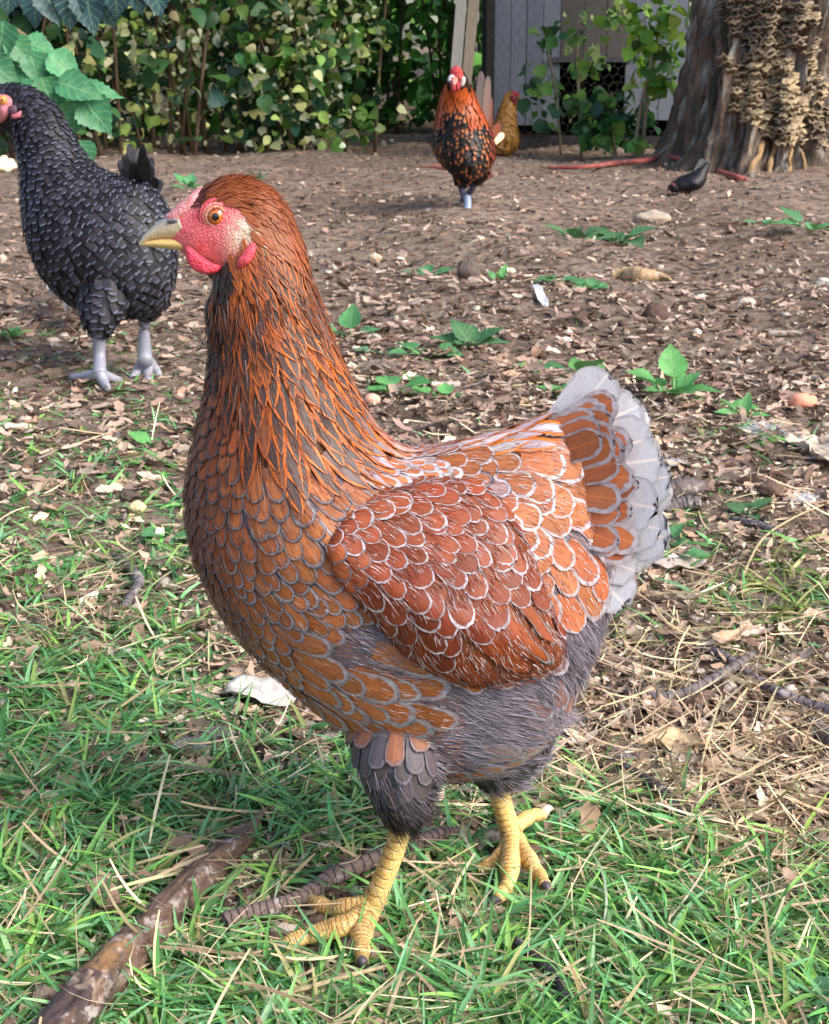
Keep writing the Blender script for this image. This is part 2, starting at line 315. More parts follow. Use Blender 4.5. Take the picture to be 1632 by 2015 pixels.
def ground_cover():
    # leaf litter: bark chips, crumbled leaves
    P, px, py = scatter_px(52000, 262, 2300); n = len(P)
    g = green(px, py, P); keep = (rng.random(n) > g * .85) & clear_of(P, px, py, .7); P, px, py = P[keep], px[keep], py[keep]; n = len(P)
    D = rdir(n, -14, 16); N = A([0, 0, 1.]) + .5 * rng.normal(size=(n, 3)); near = sstep(500, 1200, py)
    L = (.006 + .020 * rng.random(n) ** 2.6) * (1 + .5 * (1 - near)); W = L * (.06 + .26 * rng.random(n) ** 1.6)
    P = P - D * (L / 2)[:, None]; P[:, 2] += .002 + .004 * rng.random(n)
    v, f, k = blades(P, D, N, L, W, lambda t: A([.25, .95, .7, 1, .45, .1])[:len(t)], [0, .15, .4, .62, .9, 1], 3, rng.normal(size=n) * .6, .35)
    v += rng.normal(size=v.shape) * np.repeat(L, k)[:, None] * .035
    c = colvar([C(146, 122, 106), C(124, 102, 90), C(160, 136, 120), C(104, 84, 74), C(176, 154, 136), C(196, 178, 160), C(146, 130, 118), C(152, 126, 108)], n, .2, .02)
    dryk = sstep(620, 900, py)[:, None] * (.4 + .6 * (rng.random((n, 1)) < .6)); c = c * (1 - dryk) + c * dryk * A([1.5, 1.5, 1.42])
    mk('leaf_litter', v, f, MAT['dry'], None, {'col': np.repeat(c, k, 0)}, org=(0, 1.5, 0)) ; o = bpy.context.scene.objects[-1] if False else bpy.data.objects['leaf_litter']
    tag(o, 'brown crumbled leaves and bark chips covering the bare soil', 'leaf litter', kind='stuff')
    P, px, py = scatter_px(17000, 275, 980); n = len(P); g = green(px, py, P); keep = rng.random(n) > g * .7; P, px, py = P[keep], px[keep], py[keep]; n = len(P)
    D = rdir(n, -10, 12); L = .012 + .028 * rng.random(n) ** 2; W = L * (.08 + .16 * rng.random(n)); P = P - D * (L / 2)[:, None]; P[:, 2] += .003 + .005 * rng.random(n)
    v, f, k = blades(P, D, A([0, 0, 1.]) + .5 * rng.normal(size=(n, 3)), L, W, lambda t: A([.3, .9, .7, 1, .4, .1])[:len(t)], [0, .15, .4, .62, .9, 1], 3, rng.normal(size=n) * .5, .3)
    c = colvar([C(158, 134, 120), C(130, 106, 94), C(170, 146, 130), C(98, 78, 68), C(192, 170, 152), C(146, 122, 110)], n, .2, .02)
    tag(mk('wood_chips', v, f, MAT['dry'], None, {'col': np.repeat(c, k, 0)}, org=(0, 4, 0)), 'fine dry chips and twigs scattered over the bare earth further back', 'wood chips', kind='stuff')
    # pebbles, crumbs and small pale bits
    P, px, py = scatter_px(9000, 265, 2200, pw=.8); n = len(P); r = (.0025 + .005 * rng.random(n) ** 2); r *= 1 + .6 * (py < 700)
    th = np.linspace(0, 2 * PI, 6, endpoint=False); ring = [(.05, -.3), (1, 0), (.75, .55), (.05, .75)]
    u = A([[[a * math.cos(t), a * math.sin(t), b] for t in th] for a, b in ring]).reshape(-1, 3)
    vs = P[:, None] + u[None] * r[:, None, None] * (1 + .25 * rng.normal(size=(n, len(u), 1))) * (1 + .25 * rng.normal(size=(n, 1, 3)))
    f = gridf(4, 6, True); fs = (f[None] + (np.arange(n) * 24)[:, None, None]).reshape(-1, 4)
    c = colvar([C(132, 108, 94), C(110, 88, 78), C(158, 138, 124), C(190, 176, 162), C(92, 74, 66)], n, .2, .02)
    o = mk('soil_crumbs', vs.reshape(-1, 3), fs, MAT['stone'], None, {'col': np.repeat(c, 24, 0)}, org=(0, 1.5, 0))
    tag(o, 'loose crumbs of soil and small pebbles strewn over the ground', 'soil crumbs', kind='stuff')
    # dry straw
    P, px, py = scatter_px(19000, 560, 2300, pw=.75); n = len(P); g = green(px, py, P)
    dn = .35 + .65 * gauss(px, py, 1400, 1480, 420, 330) + .5 * gauss(px, py, 150, 1170, 330, 120) + .25 * (py > 1500)
    dn = np.maximum(dn, .8 * gauss(px, py, 1200, 1290, 130, 80)); dn = dn * (.35 + .65 * sstep(600, 900, py)) * (1 - .55 * g)
    keep = (rng.random(n) < dn) & clear_of(P, px, py, .8); P, px, py = P[keep], px[keep], py[keep]; n = len(P)
    D = rdir(n, -3, 13); N = A([0, 0, 1.]) + .9 * rng.normal(size=(n, 3)); L = .02 + .06 * rng.random(n) ** 1.6; W = .0003 + .0008 * rng.random(n) ** 1.5
    P = P - D * (L / 2)[:, None]; P[:, 2] = gz(P[:, 0], P[:, 1]) + .003 + .008 * rng.random(n)
    v, f, k = blades(P, D, N, L, W, lambda t: .6 + .4 * np.sin(PI * t), np.linspace(0, 1, 6), 2, rng.normal(size=n) * .8)
    c = colvar([C(204, 182, 148), C(180, 158, 130), C(222, 206, 172), C(160, 136, 112), C(176, 152, 126), C(172, 162, 124)], n, .2, .03)
    tag(mk('dry_straw', v, f, MAT['dry'], None, {'col': np.repeat(c, k, 0)}, org=(0, 1, 0)), 'pale dry grass stalks lying loose over the ground', 'straw', kind='stuff')
    # grass
    P, px, py = scatter_px(190000, 360, 2380, pw=.7); n = len(P); g = green(px, py, P); keep = (rng.random(n) < g) & clear_of(P, px, py); P, px, py = P[keep], px[keep], py[keep]; n = len(P)
    # tufts: pull blades towards shared roots
    cell = np.round(P[:, :2] / .045) * .045; jit = .02 * np.sin(cell[:, ::-1] * 913); P[:, :2] = P[:, :2] * .55 + (cell + jit) * .45; P[:, 2] = gz(P[:, 0], P[:, 1]) - .002
    far = 1 - sstep(700, 1300, py); el = 3 + 50 * rng.random(n) ** 2.2; az = rng.random(n) * 2 * PI
    el = np.radians(el); D = np.stack([np.cos(az) * np.cos(el), np.sin(az) * np.cos(el), np.sin(el)], 1)
    N = np.stack([np.cos(az) * -np.sin(el), np.sin(az) * -np.sin(el), np.cos(el)], 1)
    N += np.stack([-np.sin(az), np.cos(az), 0 * az], 1) * rng.normal(size=(n, 1)) * .5
    L = (.018 + .036 * rng.random(n) ** 1.5) * (1 - .35 * far); L *= np.where(rng.random(n) < .05, 1.35, 1); W = (.0008 + .0019 * rng.random(n) ** 1.1); W *= 1 + .3 * far
    v, f, k = blades(P, D, N, L, W, p_grass, [0, .2, .45, .7, .88, 1], 3, -(.3 + 1.2 * rng.random(n)), .5)
    yel = (gauss(px, py, 1560, 1180, 260, 200) + gauss(px, py, 1200, 1280, 160, 90)) > rng.random(n) * 1.6
    c = colvar([C(102, 162, 84), C(128, 186, 100), C(98, 160, 98), C(124, 182, 124), C(150, 196, 98), C(80, 134, 70), C(152, 204, 144)], n, .22)
    c2 = colvar([C(176, 168, 116), C(150, 152, 90), C(118, 138, 70)], n, .2); c = np.where((yel | (rng.random(n) < .07))[:, None], c2, c)
    o = mk('grass', v, f, MAT['grass'], None, {'col': np.repeat(c, k, 0)}, org=(0, 1, 0)); tag(o, 'green grass blades growing in loose tufts', 'grass', kind='stuff')
    # kept for the bottom of the blades that stand against the picture: longer single tufts
ground_cover()
# ------------------------------------------------------------------ birds: shared tools
def loft(rings, Y, seg=48, n=8, sq=None, inset=0):
    """rings: (ax, ay, bx, by, half depth, depth offset) with a / b the outline pixels on the plane at distance Y"""
    r = A(rings, float); a = A([V(q[0], q[1], Y + q[5]) for q in r]); b = A([V(q[2], q[3], Y + q[5]) for q in r])
    c = catmull((a + b) / 2, n); h = catmull((a - b) / 2, n); d = np.maximum(catmull(r[:, 4], n)[:, 0], 2e-4)
    c = np.concatenate([c[:1], c, c[-1:]]); h = np.concatenate([h[:1] * .02, h, h[-1:] * .02]); d = np.concatenate([d[:1] * .02, d, d[-1:] * .02])
    th = np.linspace(0, 2 * PI, seg, endpoint=False)
    e = np.ones(len(c)) if sq is None else np.interp(np.arange(len(c)) / n, *sq)
    ct, st_ = np.cos(th)[None], np.sin(th)[None]; ex = 1 + (e[:, None] - 1) * sstep(-.1, .35, ct)
    pw = lambda q, x: np.sign(q) * np.abs(q) ** x
    if inset: hl = np.linalg.norm(h, axis=1); h = h * (np.maximum(hl - inset, hl * .5) / hl)[:, None]; d = np.maximum(d - inset, d * .5)
    vs = c[:, None] + h[:, None] * pw(ct, ex)[..., None] - A([0, 1., 0]) * (d[:, None] * pw(st_, 1 + (ex - 1) * .6))[..., None]
    tg = np.gradient(vs, axis=0)
    return vs.reshape(-1, 3), outward(vs.reshape(-1, 3), gridf(len(c), seg, True)), nrm(tg).reshape(-1, 3)
def bvh_of(v, f): return BVHTree.FromPolygons([tuple(p) for p in v], [tuple(int(i) for i in q) for q in f])
def sample_surface(v, f, n):
    t = np.concatenate([f[:, [0, 1, 2]], f[:, [0, 2, 3]]]); e1 = v[t[:, 1]] - v[t[:, 0]]; e2 = v[t[:, 2]] - v[t[:, 0]]
    ar = np.linalg.norm(np.cross(e1, e2), axis=1); i = rng.choice(len(t), n, p=ar / ar.sum()); u = rng.random((n, 2)); fl = u.sum(1) > 1; u[fl] = 1 - u[fl]
    return v[t[i, 0]] + e1[i] * u[:, :1] + e2[i] * u[:, 1:]
def poisson(P, R, bvh=None, relax=6):
    """keep points at least R apart, then even them out on the surface"""
    cs = float(R.max()); cells = {}; keep = []
    for i in range(len(P)):
        p = P[i]; k = (int(p[0] // cs), int(p[1] // cs), int(p[2] // cs)); r2 = R[i] ** 2; ok = True
        for dx in (-1, 0, 1):
            for dy in (-1, 0, 1):
                for dz in (-1, 0, 1):
                    for j in cells.get((k[0] + dx, k[1] + dy, k[2] + dz), ()):
                        q = P[j]
                        if (q[0] - p[0]) ** 2 + (q[1] - p[1]) ** 2 + (q[2] - p[2]) ** 2 < r2: ok = False; break
                    if not ok: break
                if not ok: break
            if not ok: break
        if ok: keep.append(i); cells.setdefault(k, []).append(i)
    P = P[keep].copy(); R = R[keep]
    for it in range(relax if bvh else 0):
        kd = kdtree.KDTree(len(P))
        for i, p in enumerate(P): kd.insert(p, i)
        kd.balance(); D = np.zeros_like(P)
        for i, p in enumerate(P):
            rr = R[i] * 1.35
            for q, j, d in kd.find_n(p, 7):
                if j != i and d < rr: D[i] += (p - A(q)) / (d + 1e-6) * (rr - d) * .22
        P += D
        for i in range(len(P)): P[i] = bvh.find_nearest(Vector(P[i]))[0]
    return P
def tf_of(t0): return A([0, t0 * .4, t0 * .75, t0] + [t0 + (1 - t0) * k for k in (.3, .55, .75, .9, .97, 1.0)])
def prof_round(t, t0=.66):
    t = A(t, float); q = np.clip((t - t0) / (1 - t0), 0, 1); b = .62 + .38 * np.clip(t / t0, 0, 1) ** .7
    return np.where(t < t0, b, np.sqrt(np.maximum(1 - q ** 2.2, .0004)))
def prof_point(t):
    t = A(t, float); q = np.clip((t - .45) / .55, 0, 1); return np.where(t < .45, .6 + .4 * t / .45, np.maximum(1 - q ** 1.7, .01))
def feather_mesh(P, D, N, L, W, c1, c2, bvh=None, pointed=False, lift=.0006, tilt=.0026, cols=7, camber=.08, jit=.0003, t0=.66):
    """P feather tips' surface points, D pointing along the feather; returns verts, quads, attributes"""
    n = len(P); prof = prof_point if pointed else (lambda t: prof_round(t, t0)); ts = tf_of(.5 if pointed else t0); t0 = .5 if pointed else t0
    B = P - nrm(D) * (L * .72)[:, None]
    D = nrm(D + .16 * np.cross(N, D) * rng.normal(size=(n, 1)))
    vs, fs, k = blades(B, D, N, L, W, prof, ts, cols)
    rim = rng.normal(size=(n, len(ts), cols)) * (W * .055)[:, None, None] * A(ts > .5)[None, :, None]; vs = (vs.reshape(n, len(ts), cols, 3) + rim[..., None] * nrm(D)[:, None, None]).reshape(-1, 3)
    wt = prof(ts); u = np.linspace(-1, 1, cols); x = u[None] * wt[:, None]; q = np.repeat(np.clip((ts - t0) / (1 - t0), 0, 1)[:, None], cols, 1)
    x = np.broadcast_to(x, (n, len(ts), cols)).reshape(-1); q = np.broadcast_to(q, (n, len(ts), cols)).reshape(-1); uu = np.broadcast_to(u, (n, len(ts), cols)).reshape(-1)
    tt = np.broadcast_to(ts[:, None], (n, len(ts), cols)).reshape(-1)
    if bvh is not None:
        j = np.repeat(rng.random(n) * jit, k); Wr = np.repeat(W, k); out = np.empty_like(vs)
        lf = np.broadcast_to(lift, n); tl = np.broadcast_to(tilt, n); lf = np.repeat(lf, k); tl = np.repeat(tl, k)
        off = lf + tl * tt ** 1.5 + camber * Wr * (1 - x ** 2) * .35 * tt + j
        for i in range(len(vs)):
            c, nn, _, _ = bvh.find_nearest(Vector(vs[i])); out[i] = A(c) + A(nn) * off[i]
        vs = out
    return vs, fs, dict(fd=np.stack([x, q, uu], 1), c1=np.repeat(c1, k, 0), c2=np.repeat(c2, k, 0))
def nearest_frame(bvh, P):
    Q = np.empty_like(P); N = np.empty_like(P)
    for i in range(len(P)):
        c, n, _, _ = bvh.find_nearest(Vector(P[i])); Q[i] = c; N[i] = n
    return Q, N
def pillow(outline, Y, th, n=10, seg=48, yfun=None, rough=0):
    """rounded solid filling a pixel outline; yfun(px, py) gives the depth of the surface it sits on"""
    o = A(outline, float); o = catmull(np.concatenate([o, o[:1]]), 8)[:-1]; d = np.linalg.norm(np.diff(np.concatenate([o, o[:1]]), axis=0), axis=1)
    s = np.concatenate([[0], np.cumsum(d)]); e = np.linspace(0, s[-1], seg, endpoint=False); oo = np.concatenate([o, o[:1]])
    o = np.stack([np.interp(e, s, oo[:, 0]), np.interp(e, s, oo[:, 1])], 1); c = o.mean(0); vs = []
    prof = [(r, -math.sqrt(max(1 - r ** 3, 0))) for r in np.linspace(.02, 1, n)] + [(r, math.sqrt(max(1 - r ** 3, 0))) for r in np.linspace(1, .02, n)[1:]]
    for r, h in prof:
        for p in c + (o - c) * r:
            y = Y if yfun is None else yfun(p[0], p[1]); q = V(p[0], p[1], y)
            q.y += h * th * (1 + rough * noise.noise(Vector((p[0] * .06, p[1] * .06, 0)))); vs.append(q)
    return A(vs), outward(A(vs), gridf(len(prof), seg, True))
def sphere(c, r, seg=20, rings=14, sc=(1, 1, 1)):
    a = np.linspace(0.001, PI - .001, rings); t = np.linspace(0, 2 * PI, seg, endpoint=False)
    v = np.stack([np.outer(np.sin(a), np.cos(t)), np.outer(np.sin(a), np.sin(t)), np.outer(np.cos(a), np.ones(seg))], -1).reshape(-1, 3)
    return v * A(sc) * r + A(c), gridf(rings, seg, True)[:, ::-1]
def torus(c, R, r, axis, seg=28, k=8, flat=1.0):
    ax = nrm(A(axis, float)); e1 = nrm(np.cross(ax, [0, 0, 1.])); e2 = np.cross(ax, e1)
    t = np.linspace(0, 2 * PI, seg, endpoint=False); s = np.linspace(0, 2 * PI, k, endpoint=False)
    ring = np.cos(t)[:, None] * e1 + np.sin(t)[:, None] * e2
    v = A(c) + ring[:, None] * (R + r * np.cos(s))[None, :, None] + ax[None, None] * (r * flat * np.sin(s))[None, :, None]
    f = gridf(seg, k, True); last = np.stack([(seg - 1) * k + np.arange(k), (seg - 1) * k + (np.arange(k) + 1) % k, (np.arange(k) + 1) % k, np.arange(k)], 1)
    return v.reshape(-1, 3), np.concatenate([f, last])
def limb(path, rad, seg=14, n=8, flat=1.0):
    return tube(path, rad, seg, n, flat=flat)
def mat_eye():
    m, nt, b, out = newmat('eye'); tc = node(nt, 'ShaderNodeTexCoord').outputs['Object']
    s = node(nt, 'ShaderNodeSeparateXYZ', {0: tc}); d = M(nt, 'SQRT', M(nt, 'ADD', M(nt, 'MULTIPLY', s.outputs[0], s.outputs[0]), M(nt, 'MULTIPLY', s.outputs[2], s.outputs[2])))
    i = MX(nt, MR(nt, d, .0019, .0046), C(212, 116, 34), C(140, 60, 14)); i = MX(nt, MR(nt, d, .0022, .0019), i, (.006, .005, .005))
    i = MX(nt, MR(nt, d, .0043, .0047), i, (.03, .012, .008)); nt.links.new(i, b.inputs['Base Color']); b.inputs['Roughness'].default_value = .05
    b.inputs['Coat Weight'].default_value = 1.0; b.inputs['Coat Roughness'].default_value = .02; return m
def mat_scale():
    """scaly shank skin: 'col' base, 'fd' = (position along, angle, size)"""
    m, nt, b, out = newmat('leg_scale'); a = node(nt, 'ShaderNodeAttribute', attribute_name='col'); fd = node(nt, 'ShaderNodeSeparateXYZ', {0: node(nt, 'ShaderNodeAttribute', attribute_name='fd').outputs['Vector']})
    tc = node(nt, 'ShaderNodeTexCoord').outputs['Object']; wob = NZ(nt, 160, 3, tc)
    k = M(nt, 'FRACT', M(nt, 'ADD', M(nt, 'MULTIPLY', fd.outputs[0], fd.outputs[2]), M(nt, 'MULTIPLY', wob, .8)))
    band = MR(nt, M(nt, 'ABSOLUTE', M(nt, 'SUBTRACT', k, .5)), .30, .47)
    front = MR(nt, fd.outputs[1], .1, .85)
    rv = MR(nt, node(nt, 'ShaderNodeTexVoronoi', {'Vector': tc, 'Scale': 420.0}, feature='DISTANCE_TO_EDGE').outputs['Distance'], .12, .02)
    mid = MR(nt, fd.outputs[1], -.25, .25); c = MX(nt, M(nt, 'MULTIPLY', front, M(nt, 'MULTIPLY_ADD', band, .35, .40)), a.outputs['Color'], C(120, 54, 30)); c = MX(nt, M(nt, 'MULTIPLY', M(nt, 'MULTIPLY', band, mid), .3), c, C(150, 84, 44))
    c = MX(nt, M(nt, 'MULTIPLY', M(nt, 'MULTIPLY', rv, M(nt, 'SUBTRACT', 1.0, mid)), .35), c, C(186, 120, 60)); c = MX(nt, M(nt, 'MULTIPLY', MR(nt, NZ(nt, 90, 4, tc), .55, .75), .4), c, C(120, 96, 66))
    c = MX(nt, M(nt, 'MULTIPLY', MR(nt, NZ(nt, 300, 4, tc), .45, .7), .5), c, C(244, 220, 160)); nt.links.new(c, b.inputs['Base Color']); b.inputs['Roughness'].default_value = .45
    bp = node(nt, 'ShaderNodeBump', {'Strength': .7, 'Distance': .0012, 'Height': M(nt, 'SUBTRACT', 1.0, M(nt, 'MAXIMUM', M(nt, 'MULTIPLY', band, mid), M(nt, 'MULTIPLY', rv, .5)))}); nt.links.new(bp.outputs[0], b.inputs['Normal']); return m
def JC(c, k=.16):
    f = 1 + k * (random.random() * 2 - 1); return tuple(max(.004, v * f * (1 + .25 * k * (random.random() * 2 - 1))) for v in c)
def mat_bigleaf():
    m, nt, b, out = newmat('veined_leaf'); a = node(nt, 'ShaderNodeAttribute', attribute_name='col'); fd = node(nt, 'ShaderNodeSeparateXYZ', {0: node(nt, 'ShaderNodeAttribute', attribute_name='fd').outputs['Vector']}); tc = node(nt, 'ShaderNodeTexCoord').outputs['Object']
    au = M(nt, 'ABSOLUTE', fd.outputs[0]); k = M(nt, 'FRACT', M(nt, 'SUBTRACT', M(nt, 'MULTIPLY', fd.outputs[1], 6.5), M(nt, 'MULTIPLY', au, 1.5))); vein = M(nt, 'MAXIMUM', MR(nt, M(nt, 'ABSOLUTE', M(nt, 'SUBTRACT', k, .5)), .10, .03), MR(nt, au, .07, .03))
    n1 = NZ(nt, 45, 5, tc); f = M(nt, 'MULTIPLY_ADD', n1, 1.0, .5); c = MX(nt, 1.0, a.outputs['Color'], node(nt, 'ShaderNodeCombineColor', {0: f, 1: f, 2: f}).outputs[0], 'MULTIPLY'); c = MX(nt, M(nt, 'MULTIPLY', vein, .35), c, C(160, 200, 140))
    c = MX(nt, M(nt, 'MULTIPLY', MR(nt, NZ(nt, 120, 3, tc), .64, .72), .6), c, C(120, 96, 60)); nt.links.new(c, b.inputs['Base Color']); b.inputs['Roughness'].default_value = .45
    bp = node(nt, 'ShaderNodeBump', {'Strength': .5, 'Distance': .003, 'Height': M(nt, 'SUBTRACT', n1, M(nt, 'MULTIPLY', vein, .4))}); nt.links.new(bp.outputs[0], b.inputs['Normal'])
    t = node(nt, 'ShaderNodeBsdfTranslucent', {'Color': c}); x = node(nt, 'ShaderNodeMixShader', {0: .25, 1: b.outputs[0], 2: t.outputs[0]}); nt.links.new(x.outputs[0], out.inputs[0]); return m
MAT['bigleaf'] = mat_bigleaf(); MAT['eye'] = mat_eye(); MAT['scale'] = mat_scale()
# ------------------------------------------------------------------ the laced hen in the foreground
Y0 = .835
HEN = [(330, 428, 350, 492, .0075, 0), (355, 402, 362, 508, .0105, 0), (392, 370, 388, 530, .0142, 0), (432, 347, 420, 552, .0172, 0), (478, 341, 425, 575, .0195, 0), (528, 362, 415, 590, .0215, 0),
       (566, 402, 405, 612, .0235, 0), (594, 462, 404, 645, .0255, 0), (612, 530, 406, 680, .0275, 0), (634, 600, 407, 720, .030, 0), (668, 690, 400, 775, .035, 0),
       (706, 770, 386, 832, .041, 0), (750, 845, 370, 905, .049, .001), (806, 886, 362, 985, .056, .002), (868, 884, 372, 1065, .062, .003), (930, 866, 408, 1160, .066, .004),
       (990, 848, 494, 1280, .068, .006), (1046, 828, 612, 1385, .069, .008), (1096, 812, 716, 1462, .069, .010), (1142, 815, 812, 1520, .067, .013), (1180, 850, 912, 1528, .062, .016),
       (1208, 910, 1000, 1505, .057, .019), (1226, 990, 1070, 1446, .046, .022), (1226, 1070, 1108, 1370, .034, .024), (1212, 1140, 1124, 1296, .022, .025), (1190, 1200, 1148, 1262, .010, .025)]
FACE = [(322, 432), (352, 402), (384, 374), (398, 372), (398, 402), (412, 390), (450, 390), (476, 404), (502, 426), (516, 450), (512, 470), (500, 488), (504, 505), (490, 522), (470, 528), (450, 528), (432, 545), (390, 528), (340, 492)]
GUIDE = A([(345, 400, -35), (420, 350, -22), (480, 360, 10), (440, 385, -5), (500, 400, 22), (530, 440, 50), (520, 490, 68), (580, 450, 62), (600, 530, 66), (440, 560, 80), (420, 620, 88), (500, 600, 80), (560, 640, 68), (620, 640, 64), (500, 750, 86), (420, 750, 98), (560, 760, 76),
           (650, 740, 62), (400, 850, 100), (480, 870, 88), (560, 870, 78), (640, 860, 66), (700, 850, 56), (760, 880, 38), (380, 980, 96), (450, 980, 84), (530, 980, 72), (620, 1000, 60), (400, 1130, 72), (480, 1130, 58), (560, 1130, 46), (640, 1120, 34), (460, 1260, 56), (560, 1260, 36), (680, 1230, 14),
           (560, 1370, 48), (640, 1340, 30), (720, 1300, 14), (800, 1290, 4), (680, 1450, 52), (760, 1400, 20), (840, 1380, 5), (720, 1540, 70), (780, 1470, 55), (790, 1600, 84), (850, 1500, 26), (950, 1470, 14), (1050, 1450, 8), (1010, 1520, 10), (1100, 1400, 55), (1000, 1340, 20), (1110, 1320, 60),
           (820, 900, 18), (900, 890, 4), (1000, 860, -12), (1100, 825, -16), (1180, 830, -10), (1230, 880, 0), (950, 940, 8), (1050, 920, 6), (1150, 900, 4), (1050, 1000, 24), (1150, 990, 20), (1230, 1000, 25), (1100, 1080, 46), (1180, 1080, 42), (1120, 1150, 64), (1190, 1170, 66), (1150, 1220, 60)], float)
def guide_dir(px, py, G_=GUIDE, p=2.6):
    w = 1 / (np.hypot(px[:, None] - G_[None, :, 0], py[:, None] - G_[None, :, 1]) ** p + 1e-3); a = np.radians(G_[:, 2])
    c = (w * np.cos(a)).sum(1); s = (w * np.sin(a)).sum(1); l = np.hypot(c, s); return np.stack([c / l, 0 * c, -s / l], 1)
def plane_px(P, Y):
    Q = A(P, float).copy(); Q[:, 1] = Y; return proj(Q)
HACKLE_LOW = ([400, 440, 500, 560, 620, 680, 740, 800, 860], [760, 850, 900, 925, 935, 930, 912, 895, 885])
WING = [(648, 1010), (672, 975), (720, 945), (790, 925), (860, 918), (930, 925), (985, 960), (1025, 1020), (1052, 1085), (1078, 1150), (1098, 1210), (1103, 1262), (1060, 1280), (1000, 1288), (930, 1284), (860, 1256), (800, 1215), (752, 1160), (705, 1105), (665, 1060)]
def hen_style(px, py, side):
    """-> None or (half width, length, kind, c1, c2) for a feather whose tip shows at (px, py)"""
    r = random.random; jc = JC
    if inpoly(px, py, FACE) or (px > 1120 and py < 862): return None
    low = np.interp(px, *HACKLE_LOW)
    if py < 640 and py < 560 + (px - 400) * .35 or (py < 470):               # small crown and cheek feathers
        k = sstep(360, 620, py); c = mix(C(146, 78, 42), C(176, 92, 36), k)
        if px < 470 and py > 520: return (.0013, .009, 'h', (*jc(C(52, 40, 34)), .9), (*jc(C(70, 50, 38)), .2))
        if px < 415 and py < 420: return (.0010, .0085, 'h', (*jc(C(84, 40, 34)), .5), (*jc(C(104, 48, 40)), .2))
        dk = mix(C(128, 66, 34), C(58, 44, 40), sstep(470, 590, py) * (px > 500))
        return (.0013 + .0009 * k, .010 + .006 * k, 'h', (*jc(dk, .3), .30 + .22 * k * (px > 520)), (*jc(c, .25), .25))
    if py < low and px > 395 - (py > 800) * 0:
        if px < 450 + 14 * r() and py < 760:                                 # dark throat
            return (.0022, .012, 'r', (*jc(C(52, 36, 32)), .7), (*jc(C(62, 46, 42)), .3))
        if py > 740 and px < 430 + (py - 740) * .5: 
            return (.0036, .014, 'r', (*jc(C(150, 74, 32)), .66), (*jc(C(62, 50, 50)), .8))
        k = sstep(560, 900, py); s = sstep(430, 640, px)
        o = mix(C(128, 58, 24), C(204, 108, 30), s); dk = mix(C(46, 31, 26), C(82, 66, 62), s * .8)
        if px > 690 and py > 780: dk = mix(dk, C(176, 164, 170), sstep(690, 790, px))  # greyer centres low at the back: feather sheen painted into the colour
        if r() < .12: dk = mix(dk, C(160, 84, 40), .6)
        return (.0030 + .0020 * k, .016 + .018 * k, 'h', (*jc(dk, .25), .44 + .08 * k), (*jc(o, .25), .38))
    if px > 740 and py < 930 and px < 900:                                   # pale cape between neck and back
        return (.0038, .016, 'r', (*jc(C(186, 112, 74)), .48), (*jc(C(206, 198, 204)), .2))
    fluffy = inpoly(px, py, [(670, 1165), (720, 1160), (800, 1190), (840, 1250), (780, 1262), (700, 1215)]) or inpoly(px, py, [(850, 1290), (905, 1290), (1110, 1260), (1150, 1330), (1120, 1440), (1020, 1440), (960, 1470), (880, 1480), (830, 1430), (840, 1390), (900, 1330)]) \
        or inpoly(px, py, [(700, 1440), (760, 1440), (860, 1600), (850, 1650), (740, 1650), (690, 1520)]) or (px > 1090 and py > 1185)
    if fluffy: 
        if inpoly(px, py, [(1060, 1350), (1150, 1330), (1150, 1440), (1090, 1500), (980, 1540), (960, 1490)]) and r() < .8:
            pass
        else: return None
    if px > 850 and py < 1260 and (py < 930 or px > 985):                   # saddle and tail coverts
        k = sstep(850, 1150, px); g = sstep(1000, 1180, py)
        c = mix(C(160, 88, 50), C(166, 100, 60), r()); l = mix(C(206, 198, 202), C(170, 158, 162), g)
        if px > 1190 and r() < .55: c = mix(c, C(214, 206, 214), .75)
        W = .0054 + .0034 * k + (.0010 if py < 900 else 0)
        return (W, W * 3.0, 'r', (*jc(c, .20), .66 + .14 * r()), (*jc(l, .14), .15))
    # breast and flank
    k = sstep(380, 660, px); lowk = sstep(1050, 1400, py); gl = sstep(860, 1120, py) * .7 + .4 * k
    c = mix(C(144, 78, 42), C(170, 104, 62), k); c = mix(c, C(182, 110, 64), lowk * .6); l = mix(C(92, 78, 78), C(172, 168, 180), np.clip(gl * .75 + lowk * .35, 0, 1))
    big = inpoly(px, py, [(590, 1210), (760, 1180), (920, 1290), (860, 1420), (700, 1430), (600, 1330)])
    W = .0047 + .0010 * k + (.0034 if big else 0); e = .68 - .04 * lowk
    if px < 400 + (py - 900) * .35 and py > 930: W = .0032; c = mix(c, C(104, 66, 48), .5); l = mix(l, C(112, 100, 108), .5)
    if px > 950: c = mix(c, C(150, 140, 150), .25 + .5 * (r() < .5)); l = C(176, 170, 182); W = .0058
    if py > 1430 and px < 760: c = mix(c, C(100, 92, 98), .8); l = C(112, 106, 116)
    e += .12 * (r() - .6); return (W, W * 3.7, 'r', (*jc(c, .24), e), (*jc(l, .16), .7 - .5 * lowk))
def layout_feathers(v, f, bvh, style, spacing, Y, ncand, gd):
    P = sample_surface(v, f, ncand); px, py = plane_px(P, Y); st = [style(px[i], py[i], P[i][1] < Y) for i in range(len(P))]
    ok = [i for i in range(len(P)) if st[i] is not None]; P = P[ok]; R = A([spacing(st[i]) for i in ok])
    P = poisson(P, R, bvh); px, py = plane_px(P, Y); st = [style(px[i], py[i], P[i][1] < Y) for i in range(len(P))]
    ok = [i for i in range(len(P)) if st[i] is not None]; P = P[ok]; st = [st[i] for i in ok]
    Q, N = nearest_frame(bvh, P); px, py = plane_px(P, Y); D = gd(px, py, Q); D = nrm(D - N * (D * N).sum(1)[:, None])
    return Q, N, D, st
